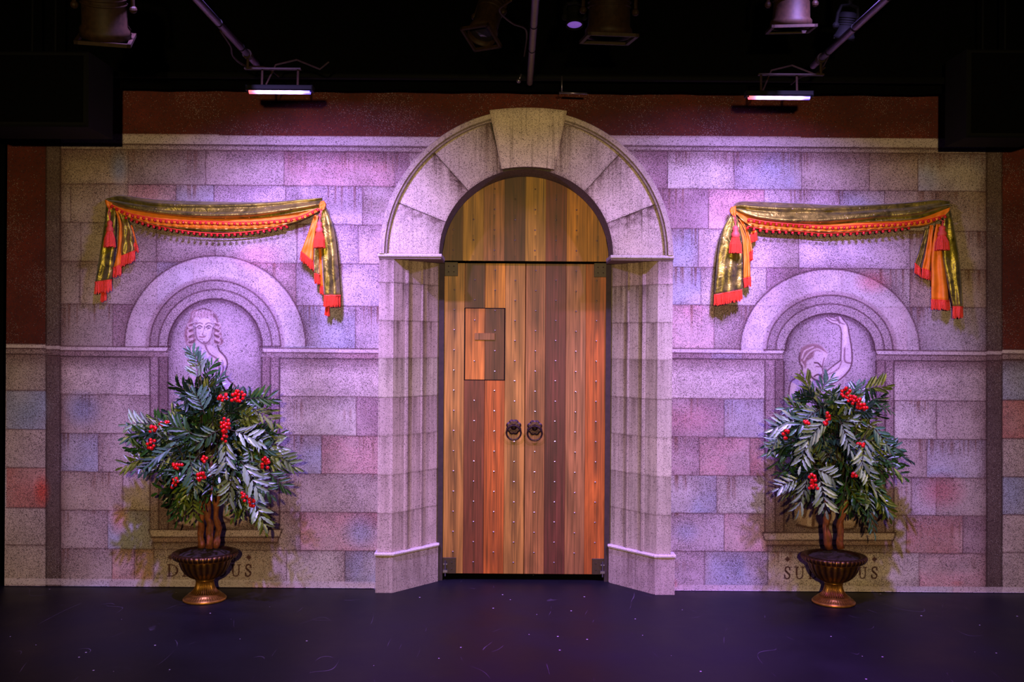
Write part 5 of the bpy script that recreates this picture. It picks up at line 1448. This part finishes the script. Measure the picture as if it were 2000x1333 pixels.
def lantern(px, py, y, R, L, tilt, yaw, label, mat='lampbody', lenscol=None, frame=True, hook=None):
    c = P(px, py, y)
    root = thing('stage_lantern', c, label, 'stage light', 'unlit lanterns hung from the lighting grid')
    Rm = Matrix.Rotation(yaw, 3, 'Z') @ Matrix.Rotation(tilt, 3, 'X')
    def tr(mb):
        for i, v in enumerate(mb.v): mb.v[i] = tuple(c+Rm @ Vector(v))
    b = MB(); b.lathe([(R*.55, L*.55), (R*.8, L*.5), (R*.86, L*.1), (R*.9, -L*.3), (R*1.0, -L*.36), (R*1.0, -L*.5), (R*.9, -L*.5), (R*.88, -L*.40)], 28, capt=False, capb=False)
    b.add([(R*.55*math.cos(2*math.pi*i/28), R*.55*math.sin(2*math.pi*i/28), L*.55) for i in range(28)], [tuple(range(28))])
    for k in range(4): b.lathe([(R*.87, L*(.05+.09*k)), (R*.93, L*(.07+.09*k)), (R*.87, L*(.09+.09*k))], 28)
    tr(b); b.build('lamp_body', M[mat], root, True)
    b = MB(); b.lathe([(R*.87, -L*.41), (R*.5, -L*.45), (.001, -L*.46)], 28); tr(b); b.build('lens', lenscol or M['lens'], root, True)
    if frame:
        b = MB(); s_ = R*1.08
        for q in ((-s_, s_, -s_, -s_*.86), (-s_, s_, s_*.86, s_), (-s_, -s_*.86, -s_, s_), (s_*.86, s_, -s_, s_)): b.box(*q, -L*.56, -L*.50)
        tr(b); b.build('colour_frame', M[mat], root)
    b = MB(); s_ = R*1.12; b.tube([(-s_, 0, 0), (-s_, 0, L*.45), (-s_*.8, 0, L*.75), (0, 0, L*.82), (s_*.8, 0, L*.75), (s_, 0, L*.45), (s_, 0, 0)], .011, 6)
    for q in (-1, 1): b.ball((q*s_, 0, 0), .022, 10, 6)
    tr(b); b.build('yoke', M[mat], root)
    top = c+Rm @ Vector((0, 0, L*.82)); b = MB(); b.tube([top, top+Vector((0, 0, .06))], .014, 8); b.tube([top+Vector((-.02, 0, .06)), top+Vector((.02, 0, .06))], .035, 12)
    b.build('hook_clamp', M['black'], root)
    b = MB(); b.tube([top+Vector((.0, 0, .10)), (top.x+.0, top.y, 6.2)], .02, 8); b.build('drop_pipe', M['black'], root)
M['lens'] = simple('dark_lens', (30, 26, 34), 0.12, 0.0)
M['vlens'] = simple('violet_lens', (150, 110, 220), 0.25, 0.0, emit=(120, 80, 190), es=0.55)
lantern(203, 14, -2.3, .135, .32, .5, .25, 'brown unlit lantern at the top left, left of the left grid pipe')
lantern(1190, 22, -1.9, .140, .30, .12, .1, 'brown unlit lantern right of the centre grid pipe')
lantern(955, 28, -2.0, .085, .34, -.5, -.5, 'dark narrow lantern tilted sideways left of the centre grid pipe', mat='lampbody')
lantern(1546, 8, -1.7, .125, .28, .15, -.1, 'brown unlit lantern left of the right grid pipe')
lantern(1122, 33, -1.7, .052, .12, -.25, 0, 'small lantern with a glowing violet lens beside the centre grid pipe', mat='black', lenscol=M['vlens'], frame=False)
lantern(1652, 52, -1.5, .065, .16, .3, .3, 'small dark lantern hooked beside the right grid pipe', mat='black', frame=False)
# cable loops tied along the pipes
for pts, lab in (([(430, 60, -1.7), (450, 90, -1.5), (455, 110, -1.3), (478, 128, -1.1), (520, 132, -.9), (545, 150, -.8)], 'thin cable looped from the left grid pipe to the left batten'),
                 ([(1625, 95, -1.3), (1600, 140, -1.0), (1565, 150, -.9), (1545, 165, -.8)], 'thin cable looped from the right grid pipe to the right batten'),
                 ([(1000, 0, -2.4), (975, 20, -2.3), (1000, 45, -2.0), (1028, 60, -1.7), (1024, 110, -.9)], 'thin cable tied along the centre grid pipe')):
    b = MB(); b.tube([P(*p) for p in curve(pts, 6)], .006, 6); o = b.build('cable', M['lampbody'], None, True, origin=P(*pts[0])); tag(o, lab, 'cable', 'cables of the lighting grid')
# a safety tag on the border pipe
b = MB(); a = P(1092, 181, -.43); c = P(1147, 183, -.43); b.tube([a, c], .008, 8); b.tube([a+Vector((.02, 0, 0)), Vector((a.x+.02, -.425, 3.905))], .006, 6); o = b.build('pipe_spigot', M['steel'], None, True, origin=a); tag(o, 'short steel rod on the black cross pipe right of the keystone', 'pipe')
b = MB(); a = P(1013, 158, -.44); b.ball(a, .018, 10, 6); b.tube([a, a+Vector((.02, 0, .05))], .008, 6); o = b.build('pipe_clamp', M['steel'], None, True, origin=a); tag(o, 'small steel clamp at the end of the centre grid pipe', 'clamp')
